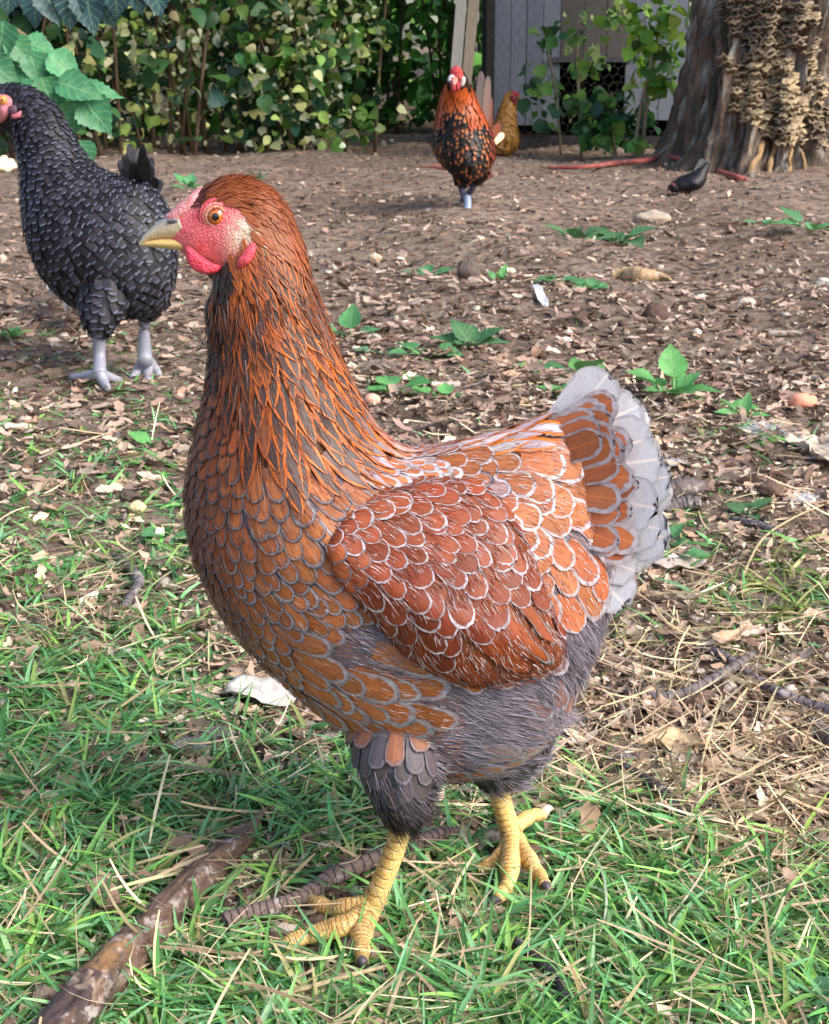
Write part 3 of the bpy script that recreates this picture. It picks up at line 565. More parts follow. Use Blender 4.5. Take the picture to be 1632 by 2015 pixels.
def emit(name, mat, idx, Q, N, D, st, bvh, parent, **kw):
    if not len(idx): return None
    idx = A(idx); L = A([st[i][1] for i in idx]) * (1 + .1 * rng.normal(size=len(idx))); W = A([st[i][0] for i in idx]) * (1 + .09 * rng.normal(size=len(idx)))
    v, f, at = feather_mesh(Q[idx], D[idx], N[idx], L, W, A([st[i][3] for i in idx]), A([st[i][4] for i in idx]), bvh, **kw)
    return mk(name, v, f, mat, parent, at)
def down_strands(name, parent, v, f, bvh, n, zone, Y, gd, colf, L=(.012, .022), W=.00034, lift=.16, spread=.35):
    P = sample_surface(v, f, n); px, py = plane_px(P, Y); k = zone(px, py); P = P[k]; px = px[k]; py = py[k]; n = len(P)
    Q, N = nearest_frame(bvh, P); D = gd(px, py, Q); D = nrm(D - N * (D * N).sum(1)[:, None]); S = np.cross(N, D)
    wv = A([noise.noise(Vector(q) * 70) for q in Q])[:, None]
    D = nrm(D + S * (spread * .45 * rng.normal(size=(n, 1)) + spread * 2.0 * wv) + N * (lift * (.5 + rng.random((n, 1))))); Nf = nrm(N + .5 * rng.normal(size=(n, 3)))
    vs, fs, kk = blades(Q - N * (.001 if lift > .135 else -.0022), D, Nf, L[0] + (L[1] - L[0]) * rng.random(n), W * (.7 + .8 * rng.random(n)), p_strand, [0, .35, .7, 1], 2, -.7 * rng.random(n))
    c = A([colf(px[i], py[i]) for i in range(n)]) * (1 + .14 * rng.normal(size=(n, 1)) + .5 * wv); c = np.clip(c, .004, .8)
    return mk(name, vs, fs, MAT['strand'], parent, {'col': np.repeat(c, kk, 0)})
def make_hen():
    base = G(850, 1760); root = thing('hen', 'large rust brown hen with pale laced feathers and yellow legs walking in grass', 'hen', base)
    v, f, tg = loft(HEN, Y0, 64, 9, sq=([0, 10, 13, 15, 21, 24], [1, 1, 1.3, 1.85, 1.85, 1.2]), inset=.0022); bvh = bvh_of(v, f)
    px, py = plane_px(v, Y0)
    def face_col(x, y):
        c = C(244, 120, 126)
        c = mix(c, C(248, 184, 182), float(sstep(420, 360, x) * sstep(440, 390, y))); c = mix(c, C(212, 128, 112), float(sstep(465, 510, y)) * .8)
        c = mix(c, C(216, 164, 136), float(gauss(x, y, 478, 474, 26, 22))); c = mix(c, C(250, 236, 208), float(gauss(x, y, 492, 448, 22, 18)) ** .5); c = mix(c, C(110, 82, 70), float(gauss(x, y, 452, 526, 26, 18)))
        c = mix(c, C(236, 90, 100), float(gauss(x, y, 395, 420, 18, 14))); return c
    def base_col(x, y):
        if x < 520 and y < 545 and inpoly(x, y, [(p[0], p[1]) for p in FACE]): return face_col(x, y)
        if y < 700: return C(120, 62, 32) if x > 470 else C(60, 42, 36)
        if y < 900: return C(96, 62, 42)
        g = C(112, 104, 114); return mix(g, C(70, 62, 66), float(sstep(1440, 1600, y) * sstep(900, 780, x)) * .9)
    fm = inpoly(px, py, FACE)
    cols = A([base_col(px[i], py[i]) for i in range(len(v))])
    B = Bag(); mi = (fm[f].sum(1) >= 2).astype(int)
    B.add(v, f, 0, col=cols, fd=[0, 0, 0]); B.m[-1] = mi
    # thighs (feathered) and shanks, part of the same body
    nearY, farY = .800, .878
    TH = [([V(792, 1390, nearY + .040), V(786, 1480, nearY + .014), V(790, 1556, nearY + .002), V(796, 1614, nearY - .001)], [.036, .0265, .0170, .0098]),
          ([V(990, 1400, farY - .02), V(985, 1470, farY - .006), V(975, 1530, farY)], [.034, .026, .012])]
    tv, tf, TQ = [], [], []
    for p, r in TH:
        a, b, t, an = limb(p, r, 22, 8); x, y = plane_px(a, Y0); B.add(a, b, 0, col=A([C(84, 74, 78)]), fd=[0, 0, 0]) if False else B.add(a, b, 0, col=A([mix(C(112, 104, 112), C(58, 48, 48), float(sstep(1500, 1600, q))) for q in y]), fd=[0, 0, 0])
        tf.append(b + sum(len(q) for q in tv)); tv.append(a); TQ.append((a, b))
    yl, yl2 = C(228, 178, 84), C(240, 212, 140)
    def gp(px_, py_, z): p = G(px_, py_, 0.0); d = ray(px_, py_); t = (z - H) / d.z; return Vector((d.x * t, d.y * t, z))
    LEG = []
    nf = [V(797, 1600, nearY), V(778, 1668, nearY), V(748, 1745, nearY), V(722, 1800, nearY), gp(712, 1838, .008)]
    LEG.append((nf, [.0088, .0084, .0088, .0104, .0074], 12, (-1, -.25)))
    LEG.append(([V(722, 1792, nearY), gp(690, 1818, .012), gp(640, 1832, .0085), gp(590, 1846, .0075), gp(556, 1862, .006)], [.009, .0092, .0076, .0066, .0046], 17, (-.3, 1)))
    LEG.append(([V(722, 1796, nearY), gp(712, 1838, .010), gp(712, 1868, .0075), gp(713, 1893, .006)], [.0105, .0088, .0064, .0050], 12, (0, 1)))
    LEG.append(([V(728, 1780, nearY), gp(690, 1785, .013), gp(655, 1788, .0095), gp(625, 1778, .0085), gp(605, 1766, .007)], [.0085, .0078, .0066, .0058, .0046], 13, (-.3, 1)))
    LEG.append(([V(738, 1768, nearY), V(752, 1775, nearY + .012), V(760, 1785, nearY + .018)], [.006, .0048, .003], 5, (0, 1)))
    ff = [V(974, 1505, farY), V(985, 1570, farY), V(1003, 1630, farY), V(1012, 1662, farY - .002)]
    LEG.append((ff, [.0092, .0088, .0090, .0098], 11, (-1, -.1)))
    LEG.append(([V(1010, 1650, farY), gp(1004, 1700, .015), gp(1000, 1738, .009), gp(978, 1772, .007)], [.0095, .0085, .0064, .0052], 15, (-1, .3)))
    LEG.append(([V(1014, 1652, farY), gp(1040, 1690, .015), gp(1060, 1720, .009), gp(1072, 1742, .007)], [.0085, .0072, .0062, .0056], 11, (-.8, .5)))
    LEG.append(([V(1004, 1655, farY), gp(985, 1685, .012), gp(960, 1702, .008), gp(940, 1710, .006)], [.0075, .0066, .0056, .004], 12, (-.3, 1)))
    LEG.append(([V(1012, 1628, farY), V(1045, 1606, farY + .012), V(1070, 1604, farY + .018)], [.0072, .0062, .005], 8, (0, -1)))
    for p, r, ns, fr in LEG:
        ns = ns * 1.5
        a, b, t, an = limb(p, [q * .76 for q in r], 16, 10)
        cen = a.reshape(-1, 16, 3).mean(1).repeat(16, 0); o = nrm(a - cen); fx = o[:, 0] * fr[0] + o[:, 2] * fr[1] - .25 * o[:, 1]
        ph = np.cos(2 * PI * t * ns); jo = np.sin(t * PI * 2 * (3 if ns < 20 else 2.5) + 1.0); a = a + o * (.0002 * ph * np.clip(fx + .2, 0, 1) + .0004 * jo * (p is not nf) * (p is not ff))[:, None]
        cc = A([mix(yl, yl2, float(np.clip(.5 + .5 * q, 0, 1))) for q in o[:, 0]]); B.add(a, b, 2, col=cc, fd=np.stack([t, fx, np.full(len(t), ns)], 1))  # shank colour lightened on its right side, painting the light from there
    B.build('body', [MAT['down'], MAT['skin'], MAT['scale']], root)
    # claws
    def claw(p0, p1, r=.0034, dark=True):
        p0, p1 = Vector(p0), Vector(p1); m = (p0 + p1) / 2 + Vector((0, 0, .0025)); a, b, t, an = tube([p0, m, p1], [r, r * .8, r * .12], 10, 5)
        c = A([mix(C(112, 102, 108), C(54, 48, 54), float(q)) for q in t]) if dark else A([mix(C(214, 200, 180), C(190, 176, 160), float(q)) for q in t])
        mk('claw', a, b, MAT['horn'], root, {'col': c})
    for q, e in (((560, 1862), (530, 1878)), ((713, 1891), (714, 1912)), ((609, 1768), (582, 1760)), ((979, 1771), (958, 1790)), ((1071, 1740), (1082, 1766))): claw(gp(*q, .0068), gp(*e, .003))
    claw(V(1066, 1604, farY + .018), V(1090, 1592, farY + .024), .0036, False)
    # feathers
    fv = np.concatenate([v] + tv); ff_ = np.concatenate([f] + [b + len(v) for b in tf])
    gd = lambda x, y, Q: guide_dir(x, y)
    sp = lambda s: s[0] * (1.5 if s[2] == 'r' else 1.75)
    Q, N, D, st = layout_feathers(v, f, bvh, hen_style, sp, Y0, 90000, gd)
    hx, hy = plane_px(Q, Y0); K = range(len(st))
    emit('plumage', MAT['feather'], [i for i in K if st[i][2] == 'r'], Q, N, D, st, bvh, root, lift=.0003, tilt=.0017)
    emit('neck_hackle', MAT['hackle'], [i for i in K if st[i][2] == 'h' and hy[i] > 470], Q, N, D, st, bvh, root, pointed=True, lift=.0009, tilt=.0016, cols=5)
    emit('crown_feathers', MAT['hackle'], [i for i in K if st[i][2] == 'h' and hy[i] <= 470], Q, N, D, st, bvh, root, pointed=True, lift=.0004, tilt=.0012, cols=5)
    def thigh_style(x, y, side):
        if y < 1405 or y > 1612: return None
        k = float(sstep(1400, 1540, y)); c = mix(C(92, 84, 90), C(40, 33, 33), k); c = mix(c, C(150, 92, 56), .8) if y < 1440 and random.random() < .2 else c; return (.0058 - .0016 * k, .020, 'r', (*JC(c, .2), .66), (*JC(mix(c, C(150, 144, 156), .45 * (1 - k)), .1), .5))
    for q, g in zip(tv, [t_[1] for t_ in TQ]):
        qb = bvh_of(q, g); Qt, Nt, Dt, s_t = layout_feathers(q, g, qb, thigh_style, lambda s_: s_[0] * 1.5, Y0, 6000, lambda x, y, Q_: np.tile(A([[.12, 0, -1.]]), (len(Q_), 1)))
        emit('thigh_feathers', MAT['feather'], list(range(len(s_t))), Qt, Nt, Dt, s_t, qb, root, lift=.0004, tilt=.003)
    def surf_y(x, y):
        d = ray(x, y); o = Vector((0, 0, H)); h = bvh.ray_cast(o, d.normalized(), 5); return h[0].y if h[0] is not None else Y0
    # wing on each side
    P = A(WING, float); wv, wf = [], []
    oo = catmull(np.concatenate([P, P[:1]]), 5)[:-1]; c = A([860., 1090.]); rr = np.linspace(.02, 1.0, 16); last = Y0 - .05; rows = []
    for r in rr:
        row = []
        for p in c + (oo - c) * r:
            q = V(p[0], p[1], Y0); h = bvh.ray_cast(Vector((q.x, Y0 - .4, q.z)), Vector((0, 1, 0)), .8); y = h[0].y if h[0] is not None else Y0 - .03
            row.append((q.x, y - (.003 + .0085 * float(sstep(650, 860, p[0]))) * math.sqrt(max(0, 1 - r ** 2.5)) - .0012 + .006 * float(r > .97), q.z))
        rows.append(row)
    wv = A(rows).reshape(-1, 3); wf = gridf(16, len(oo), True)
    WG = A([(700, 980, 28), (760, 950, 22), (850, 940, 20), (930, 960, 35), (1000, 1040, 55), (1050, 1140, 62), (700, 1060, 45), (760, 1080, 48), (840, 1080, 48), (920, 1100, 56), (740, 1140, 52), (800, 1180, 66), (880, 1190, 72), (960, 1200, 66), (1030, 1200, 58), (850, 1010, 34), (960, 1040, 48), (880, 1250, 50), (1000, 1260, 38)], float)
    def wing_style(x, y, side):
        r = random.random; jc = JC
        if inpoly(x, y, [(850, 1250), (905, 1226), (960, 1188), (1010, 1146), (1052, 1146), (1120, 1230), (1120, 1280), (1000, 1300), (850, 1290)]): return None
        k = sstep(930, 1200, y); cc = mix(C(140, 68, 40), C(112, 47, 23), k); l = mix(C(206, 198, 204), C(180, 172, 180), r() * k)
        W = .0056 + .0016 * k - (.0010 if x < 720 else 0)
        if 620 < x < 720 and 1010 < y < 1090: l = C(134, 130, 146); cc = C(150, 78, 44)
        return (W, W * 4.0, 'r', (*jc(cc, .24), .78 + .10 * r()), (*jc(l, .16), .25))
    for side in (0, 1):
        a = wv.copy(); fl = wf
        if side: a[:, 1] = 2 * (Y0 + .008) - a[:, 1]; fl = wf[:, ::-1]
        b2 = bvh_of(a, fl); wg = mk('wing', a, fl, MAT['down'], root, {'col': np.tile(C(130, 74, 46), (len(a), 1))})
        Qw, Nw, Dw, sw = layout_feathers(a, fl, b2, wing_style, lambda s: s[0] * 1.5, Y0, 20000, lambda x, y, Q_: guide_dir(x, y, WG))
        emit('wing_coverts', MAT['feather'], list(range(len(sw))), Qw, Nw, Dw, sw, b2, wg, lift=.0008, tilt=.0019)
        down_strands('wing_barbs', wg, a, fl, b2, 7500, lambda x, y: x > 0, Y0, lambda x, y, Q_: guide_dir(x, y, WG), lambda x, y: random.choice((C(190, 178, 182), C(140, 64, 36), C(112, 48, 26), C(128, 56, 30))), L=(.003, .008), W=.00013, lift=.10, spread=.22)
        # long plain flight feathers folded along the lower edge
        FL = [((800, 1150), (905, 1286), .0062), ((820, 1120), (950, 1293), .0066), ((830, 1100), (995, 1295), .0068), ((850, 1080), (1040, 1290), .0068), ((880, 1070), (1075, 1282), .0066), ((920, 1070), (1098, 1270), .0062), ((950, 1050), (1106, 1254), .006), ((960, 1030), (1100, 1225), .0054)]
        V_, F_, At = [], [], []; nn = 0; bg = Bag()
        for i, (b0, b1, hw) in enumerate(FL):
            p0, p1 = V(*b0, Y0), V(*b1, Y0); d = A(p1 - p0); L = np.linalg.norm(d); d = d / L
            P1 = A([A(p1) - d * L * .28]); P1[0, 1] = a[:, 1].min() if not side else a[:, 1].max()
            nv = A([[0, 1. if side else -1., 0]]); white = i >= 5; cc = A([[*mix(C(146, 72, 32), C(120, 54, 26), random.random()), .80 if white else .93]]); cl = A([[*(C(222, 212, 214) if white else C(112, 52, 28)), .9]])
            q, g, at = feather_mesh(P1, d[None], nv, A([L]), A([hw]), cc, cl, b2, lift=.0009 + .00018 * i, tilt=.0006, camber=.1)
            bg.add(q, g, 0, **at)
        bg.build('flight_feathers', MAT['feather'], wg)
    # tail: pale paddles, tent-shaped
    tb = Bag(); TAIL = [((1060, 890), (1262, 800), .0150, 0), ((1060, 900), (1248, 792), .0150, .35), ((1070, 910), (1282, 850), .0165, .55), ((1080, 930), (1300, 898), .0165, .75), ((1090, 960), (1296, 940), .0160, .95), ((1090, 975), (1322, 985), .0165, .9), ((1090, 1000), (1304, 1030), .0160, 1.05), ((1090, 1020), (1314, 1075), .0165, 1.0), ((1090, 1040), (1282, 1120), .0150, 1.1), ((1090, 1060), (1240, 1150), .012, 1.15)]
    for side in (-1, 1):
        for i, (b0, b1, hw, sp_) in enumerate(TAIL):
            y = Y0 + .024 + side * (.004 + .026 * sp_); p0, p1 = A(V(*b0, Y0 + .024 + side * .008 * sp_)), A(V(*b1, y)); d = p1 - p0; L = np.linalg.norm(d)
            nv = A([[-.10, -1. if side < 0 else 1., .30]])
            cc = A([[*mix(C(172, 172, 182), C(196, 195, 202), random.random()), 1.25]]); q, g, at = feather_mesh(A([p0 + d * .72]), d[None], nv, A([L]), A([hw]), cc, A([[*C(158, 158, 172), .25]]), None, t0=.80)
            tb.add(q, g, 0, **at)
    # laced coverts over the tail root
    COV = [((1100, 880), (1226, 812), .0105, .55), ((1110, 900), (1240, 850), .0110, .8), ((1110, 920), (1230, 886), .0105, 1.0), ((1110, 935), (1246, 912), .0105, 1.15), ((1120, 955), (1256, 955), .0100, 1.2), ((1120, 985), (1246, 994), .0095, 1.25), ((1120, 1010), (1266, 1050), .0090, 1.25), ((1110, 1040), (1244, 1096), .0085, 1.3),
           ((1080, 870), (1196, 812), .0095, .7), ((1090, 885), (1210, 838), .0100, .95), ((1090, 905), (1212, 868), .0100, 1.15), ((1095, 925), (1216, 898), .0095, 1.3), ((1100, 945), (1222, 930), .0095, 1.4), ((1100, 965), (1224, 968), .0092, 1.45), ((1100, 985), (1222, 1006), .0090, 1.45), ((1100, 1010), (1224, 1046), .0085, 1.45), ((1100, 1030), (1216, 1086), .0085, 1.45), ((1070, 865), (1172, 818), .0088, .9), ((1080, 890), (1184, 850), .0090, 1.2), ((1080, 910), (1190, 880), .0090, 1.4)]
    for side in (-1, 1):
        for b0, b1, hw, sp_ in COV:
            y = Y0 + .022 + side * (.006 + .024 * sp_); p0, p1 = A(V(b0[0] - 40, b0[1], Y0 + .022 + side * (.002 + .008 * sp_))), A(V(*b1, y)); d = p1 - p0; L = np.linalg.norm(d); nv = A([[-.10, side * 1., .3]])
            cc = A([[*JC(C(182, 108, 68), .2), .58 + .22 * random.random()]]); q, g, at = feather_mesh(A([p0 + d * .72]), d[None], nv, A([L]), A([hw]), cc, A([[*C(188, 180, 186), .1]]), None, t0=.78)
            tb.add(q, g, 0, **at)
    tb.build('tail', MAT['feather'], root)
    # down: rump, flank, thighs
    fbv = bvh_of(fv, ff_)
    def fz(x, y):
        a = inpoly(x, y, [(660, 1150), (720, 1150), (800, 1180), (860, 1260), (780, 1268), (690, 1220)]) | inpoly(x, y, [(840, 1280), (905, 1285), (1110, 1240), (1160, 1330), (1110, 1400), (1000, 1440), (850, 1600), (830, 1430), (840, 1390), (900, 1330)])
        return a | ((x > 1085) & (y > 1170)) | inpoly(x, y, [(690, 1430), (760, 1430), (900, 1540), (860, 1660), (740, 1660), (680, 1520)]) | ((y > 1500) & (x > 880))
    def fc(x, y):
        c = mix(C(122, 114, 126), C(148, 140, 154), random.random()); c = mix(c, C(92, 84, 92), float(sstep(1150, 1250, y) * (x > 1085) * sstep(1300, 1250, y)) * .6)
        return mix(c, C(44, 36, 35), float(sstep(1400, 1540, y) * sstep(960, 850, x)) * .95)
    down_strands('fluff', root, fv, ff_, fbv, 130000, fz, Y0, gd, fc)
    # fine hair-like feathers at the edge of the face, forehead and nape
    EARP = [(468, 434), (490, 426), (508, 434), (518, 452), (514, 470), (498, 474), (476, 462)]
    def hz(x, y): return inpoly(x, y, EARP) | ((y < 560) & ~inpoly(x, y, FACE) & (x > 356)) | inpoly(x, y, [(362, 360), (402, 350), (405, 420), (385, 425)]) | inpoly(x, y, [(430, 500), (505, 500), (500, 560), (420, 560)])
    def hc(x, y): 
        if inpoly(A([x]), A([y]), EARP)[0]: return mix(C(240, 226, 200), C(206, 178, 146), random.random())
        if y > 500 and x < 500: return mix(C(70, 54, 44), C(120, 88, 66), random.random())
        return mix(C(150, 80, 40), C(110, 48, 26), random.random()) if x > 410 else mix(C(74, 30, 30), C(120, 60, 46), random.random())
    fh = f[py[f].max(1) < 620]
    down_strands('facial_bristles', root, v, fh, bvh, 42000, hz, Y0, gd, hc, L=(.006, .0125), W=.00034, lift=.17, spread=.2)
    def nz_(x, y): return (y > 560) & (y < np.interp(x, *HACKLE_LOW) + 30) & (x > 430) & (x < 770) & (rng.random(len(x)) < .14 + .75 * (1 - sstep(580, 760, y)))
    def ncol(x, y): return random.choice((C(150, 72, 24), C(186, 96, 34), C(84, 52, 40), C(120, 100, 96), C(60, 40, 34)))
    fn = f[(py[f].min(1) > 540) & (py[f].max(1) < 1000)]
    down_strands('neck_filaments', root, v, fn, bvh, 13000, nz_, Y0, gd, ncol, L=(.008, .018), W=.00019, lift=.12, spread=.12)
    def bz(x, y): return (y > 700) & ~((y > 930) & inpoly(x, y, WING)) & ((x < 900) | (y < 1190))
    def bcol(x, y):
        g = float(sstep(500, 900, x)) * .7 + .3 * float(sstep(900, 1200, y)); l = mix(C(96, 82, 80), C(196, 188, 194), g); return l if random.random() < .4 else mix(C(128, 64, 32), C(160, 92, 54), g)
    down_strands('barbs', root, v, f[(py[f].min(1) > 690)], bvh, 26000, bz, Y0, gd, bcol, L=(.0030, .0075), W=.00013, lift=.10, spread=.25)
    # head furniture
    def ring_loft(R, topc, botc, tipc=None):
        a, b, t_ = loft(R, Y0, 20, 5); n = len(a) // 20; th = np.tile(np.linspace(0, 2 * PI, 20, endpoint=False), n); s = np.repeat(np.linspace(0, 1, n), 20); k = np.clip(.5 + .5 * np.cos(th), 0, 1)
        return a, b, A([mix(mix(botc, topc, float(kk) ** 1.5), tipc or botc, float(ss) ** 2 * .8) for kk, ss in zip(k, s)])
    a, b, c = ring_loft([(348, 414, 378, 472, .0088, 0), (330, 424, 352, 471, .0078, 0), (312, 435, 326, 470, .0063, 0), (297, 448, 306, 471, .0046, 0), (284, 462, 290, 475, .003, 0), (273, 478, 275, 483, .0008, 0)], C(120, 122, 134), C(214, 190, 146), C(236, 216, 170))
    bk = mk('beak', a, b, MAT['horn'], root, {'col': c})
    a, b, c = ring_loft([(386, 466, 380, 495, .0078, 0), (350, 464, 346, 491, .0070, 0), (318, 466, 312, 487, .0054, 0), (292, 472, 288, 484, .0032, 0), (278, 480, 277, 483, .0008, 0)], C(190, 156, 100), C(226, 196, 124), C(232, 206, 140))
    mk('lower_beak', a, b, MAT['horn'], bk, {'col': c})
    a, b = sphere(A(V(340, 436, Y0 - .0076)), .0020, 14, 10, (1.7, .3, .55)); mk('nostril', a, b, MAT['horn'], bk, {'col': np.tile(C(78, 74, 84), (len(a), 1))})
    for side in (0, 1):
        e = V(425, 426, surf_y(425, 426)); 
        if side: e.y = 2 * Y0 - e.y
        sg = 1 if side else -1
        cen = A(e) + A([0, -sg * .0030, 0])
        a, b = sphere(cen, .0056, 28, 20); o = mk('eye', a, b, MAT['eye'], None, None, org=cen); o.parent = root; o.location = Vector(cen) - root.location
        ax = (0, sg, 0)
        for R_, r_, dy, cc, nm in ((.0051, .0009, .0026, C(230, 160, 130), 'eyelid'), (.0066, .0011, .0014, C(240, 140, 136), 'eyelid'), (.0084, .0012, .0004, C(226, 96, 104), 'eyelid')):
            a, b = torus(cen + A([0, sg * dy, 0]), R_, r_, ax); mk(nm, a, b, MAT['skin'], o, {'col': np.tile(cc, (len(a), 1))}) if False else None
            if not side or R_ < .009:
                q = mk(nm, a - (A(o.location) + A(root.location)), b, MAT['skin'], None, {'col': np.tile(cc, (len(a), 1))}); q.parent = o
        fy = lambda x, y: (surf_y(x, y) - .0022) if not side else (2 * Y0 - surf_y(x, y) + .0022)
        a, b = pillow([(365, 484), (378, 488), (398, 505), (420, 518), (436, 524), (428, 536), (404, 540), (380, 530), (366, 508)], Y0, .0034, yfun=lambda x, y: (Y0 - .0155) if not side else (Y0 + .0155), rough=.3)
        mk('wattle', a, b, MAT['skin'], root, {'col': np.tile(C(240, 78, 98), (len(a), 1))})
        a, b = pillow([(496, 476), (504, 482), (502, 500), (488, 520), (470, 528), (466, 518), (478, 496)], Y0, .0030, yfun=fy, rough=.6)
        mk('ear_lobe', a, b, MAT['skin'], root, {'col': np.tile(C(240, 92, 106), (len(a), 1))})
    a, b, t_ = loft([(318, 434, 326, 446, .002, 0), (334, 416, 350, 438, .0062, 0), (356, 397, 374, 424, .0078, 0), (379, 378, 394, 404, .0076, 0), (398, 366, 406, 386, .003, 0)], Y0, 20, 6)
    a += nrm(a - a.mean(0)) * (A([noise.noise(Vector(p) * 420) for p in a]) * .0012)[:, None]
    mk('comb', a, b, MAT['skin'], root, {'col': np.tile(C(244, 164, 162), (len(a), 1))})
    return root
make_hen()
# ------------------------------------------------------------------ the other birds
def bird(name, label, cat, rings, Y, style, spacing, ncand, base_c, group=None, dirf=None, base=None, hsp=None, body_extra=(), lift=.0006, tilt=.004, seg=32, fm=None):
    root = thing(name, label, cat, base, group); v, f, tg = loft(rings, Y, seg, 6); bvh = bvh_of(v, f)
    B = Bag().add(v, f, 0, col=base_c)
    for p, r, c in body_extra:
        a, b, t, an = limb(p, r, 10, 5); B.add(a, b, 0, col=c)
    B.build('body', MAT['plain'], root)
    kd = kdtree.KDTree(len(v))
    for i, p in enumerate(v): kd.insert(p, i)
    kd.balance()
    def gd(x, y, Q):
        return A([tg[kd.find(q)[1]] for q in Q])
    lv, lf, lt = [v], [f], [tg]; off = len(v)
    for p, r, c in body_extra:
        a, b, t, an = limb(p, r, 10, 5); lv.append(a); lf.append(b + off); off += len(a); lt.append(np.tile(A([[.1, 0, -1.]]), (len(a), 1)))
    tg = np.concatenate(lt); lv = np.concatenate(lv); lf = np.concatenate(lf); kd = kdtree.KDTree(len(lv))
    for i, p in enumerate(lv): kd.insert(p, i)
    kd.balance(); lb = bvh_of(lv, lf)
    Q, N, D, st = layout_feathers(lv, lf, lb, style, spacing, Y, ncand, dirf or gd); bvh0 = bvh; bvh = lb; K = range(len(st))
    emit('plumage', fm or MAT['feather'], [i for i in K if st[i][2] == 'r'], Q, N, D, st, bvh, root, lift=lift, tilt=tilt, cols=5)
    emit('neck_hackle', MAT['hackle'], [i for i in K if st[i][2] == 'h'], Q, N, D, st, bvh, root, pointed=True, lift=lift * 1.5, tilt=tilt * 1.2, cols=5)
    return root, bvh0, v
def eye_blob(root, p, r, side=-1):
    a, b = sphere(A(p), r, 14, 10); mk('eye', a, b, MAT['horn'], root, {'col': A([C(200, 110, 50) if abs(q[1] - p[1]) < r * .8 else C(16, 12, 12) for q in a])})
def make_barred_hen():
    Y = 2.40; base = G(240, 735)
    R = [(-30, 188, -26, 236, .010, 0), (-4, 172, -6, 246, .020, 0), (30, 166, 14, 256, .026, 0), (72, 178, 30, 275, .030, 0), (110, 210, 38, 305, .034, 0), (136, 252, 41, 345, .040, 0), (160, 296, 44, 395, .048, 0), (195, 330, 50, 450, .060, 0), (238, 348, 64, 500, .072, .005), (278, 356, 92, 552, .080, .01),
         (308, 378, 136, 594, .082, .015), (332, 420, 186, 616, .078, .02), (344, 478, 240, 624, .068, .02), (346, 530, 284, 622, .05, .025), (334, 575, 308, 612, .03, .03), (322, 600, 316, 610, .01, .03)]
    blk, wht = C(25, 24, 31), C(112, 114, 130)
    def style(x, y, side):
        if x < 32 and 185 < y < 252: return None
        k = sstep(190, 330, y) * (1 - .55 * sstep(420, 600, y)) * (1 - .4 * sstep(150, 40, 500 - y + x)); r = random.random()
        W = .0046 + .0022 * sstep(300, 520, y)
        return (W, W * 3.4, 'r', (*JC(mix(blk, C(58, 56, 66), r * r)), .5), (*JC(mix(C(70, 70, 82), wht, float(k) * (.3 + .7 * random.random()))), 1.0))
    nl = [V(205, 585, Y - .03), V(196, 625, Y - .05), V(194, 662, Y - .055)]; fl = [V(285, 590, Y + .03), V(284, 620, Y + .04)]
    root, bvh, v = bird('hen', 'black barred hen with pale grey legs standing at the left behind the brown hen', 'hen', R, Y, style, lambda s: s[0] * 1.55, 40000, C(30, 28, 34), 'hens in the yard', base=base,
                        body_extra=((nl, [.045, .030, .014], C(36, 34, 42)), (fl, [.04, .018], C(30, 28, 34))), fm=MAT['barred'])
    B = Bag(); g1, g2 = C(112, 114, 130), C(160, 160, 170)
    def gp(x, y, z): d = ray(x, y); t = (z - H) / d.z; return Vector((d.x * t, d.y * t, z))
    for p, r in (([V(194, 655, Y - .055), V(196, 700, Y - .055), gp(197, 738, .02)], [.0105, .0095, .011]), ([gp(197, 735, .022), gp(170, 740, .012), gp(140, 742, .006)], [.010, .008, .005]), ([gp(197, 735, .022), gp(205, 752, .01), gp(212, 764, .005)], [.010, .008, .005]), ([gp(197, 735, .022), gp(222, 744, .010), gp(240, 748, .005)], [.009, .007, .004]),
                 ([V(284, 615, Y + .04), V(284, 660, Y + .04), gp(286, 712, .03)], [.0105, .0095, .012]), ([gp(286, 706, .03), gp(272, 730, .012), gp(260, 744, .006)], [.011, .009, .005]), ([gp(286, 706, .03), gp(290, 730, .012), gp(292, 748, .006)], [.011, .009, .005]), ([gp(286, 706, .03), gp(304, 726, .012), gp(314, 738, .006)], [.011, .009, .005])):
        if len(B.v) == 4: B.build('leg', MAT['horn'], root); B = Bag()
        a, b, t, an = tube(p, r, 10, 5); z = A(a)[:, 2]; B.add(a, b, 0, col=A([mix(g2, g1, float(np.clip(q / .1, 0, 1)) * .8 + .2 * random.random()) for q in z]))
    B.build('leg', MAT['horn'], root)
    # bare face, ear, eye, beak
    sy = lambda x, y: (bvh.ray_cast(Vector((0, 0, H)), ray(x, y).normalized(), 5)[0] or Vector((0, Y, 0))).y
    a, b = pillow([(-30, 196), (-8, 184), (14, 186), (26, 200), (20, 222), (6, 240), (-20, 244)], Y, .008, yfun=lambda x, y: sy(max(x, -18), y) - .001, rough=.5); mk('face', a, b, MAT['skin'], root, {'col': np.tile(C(214, 140, 148), (len(a), 1))})
    a, b = pillow([(18, 208), (30, 206), (34, 218), (26, 226), (18, 220)], Y, .006, yfun=lambda x, y: sy(x, y) - .005); mk('ear_lobe', a, b, MAT['skin'], root, {'col': np.tile(C(72, 66, 82), (len(a), 1))})
    a, b = pillow([(20, 226), (32, 222), (42, 218), (40, 230), (26, 234)], Y, .006, yfun=lambda x, y: sy(x, y) - .005); mk('wattle', a, b, MAT['skin'], root, {'col': np.tile(C(222, 128, 146), (len(a), 1))})
    e = V(6, 197, sy(6, 197) - .008); a, b = sphere(A(e), .0075, 16, 12); mk('eye', a, b, MAT['horn'], root, {'col': A([C(214, 140, 76) if np.hypot(q[0] - e.x, q[2] - e.z) > .003 else C(12, 10, 10) for q in a])})
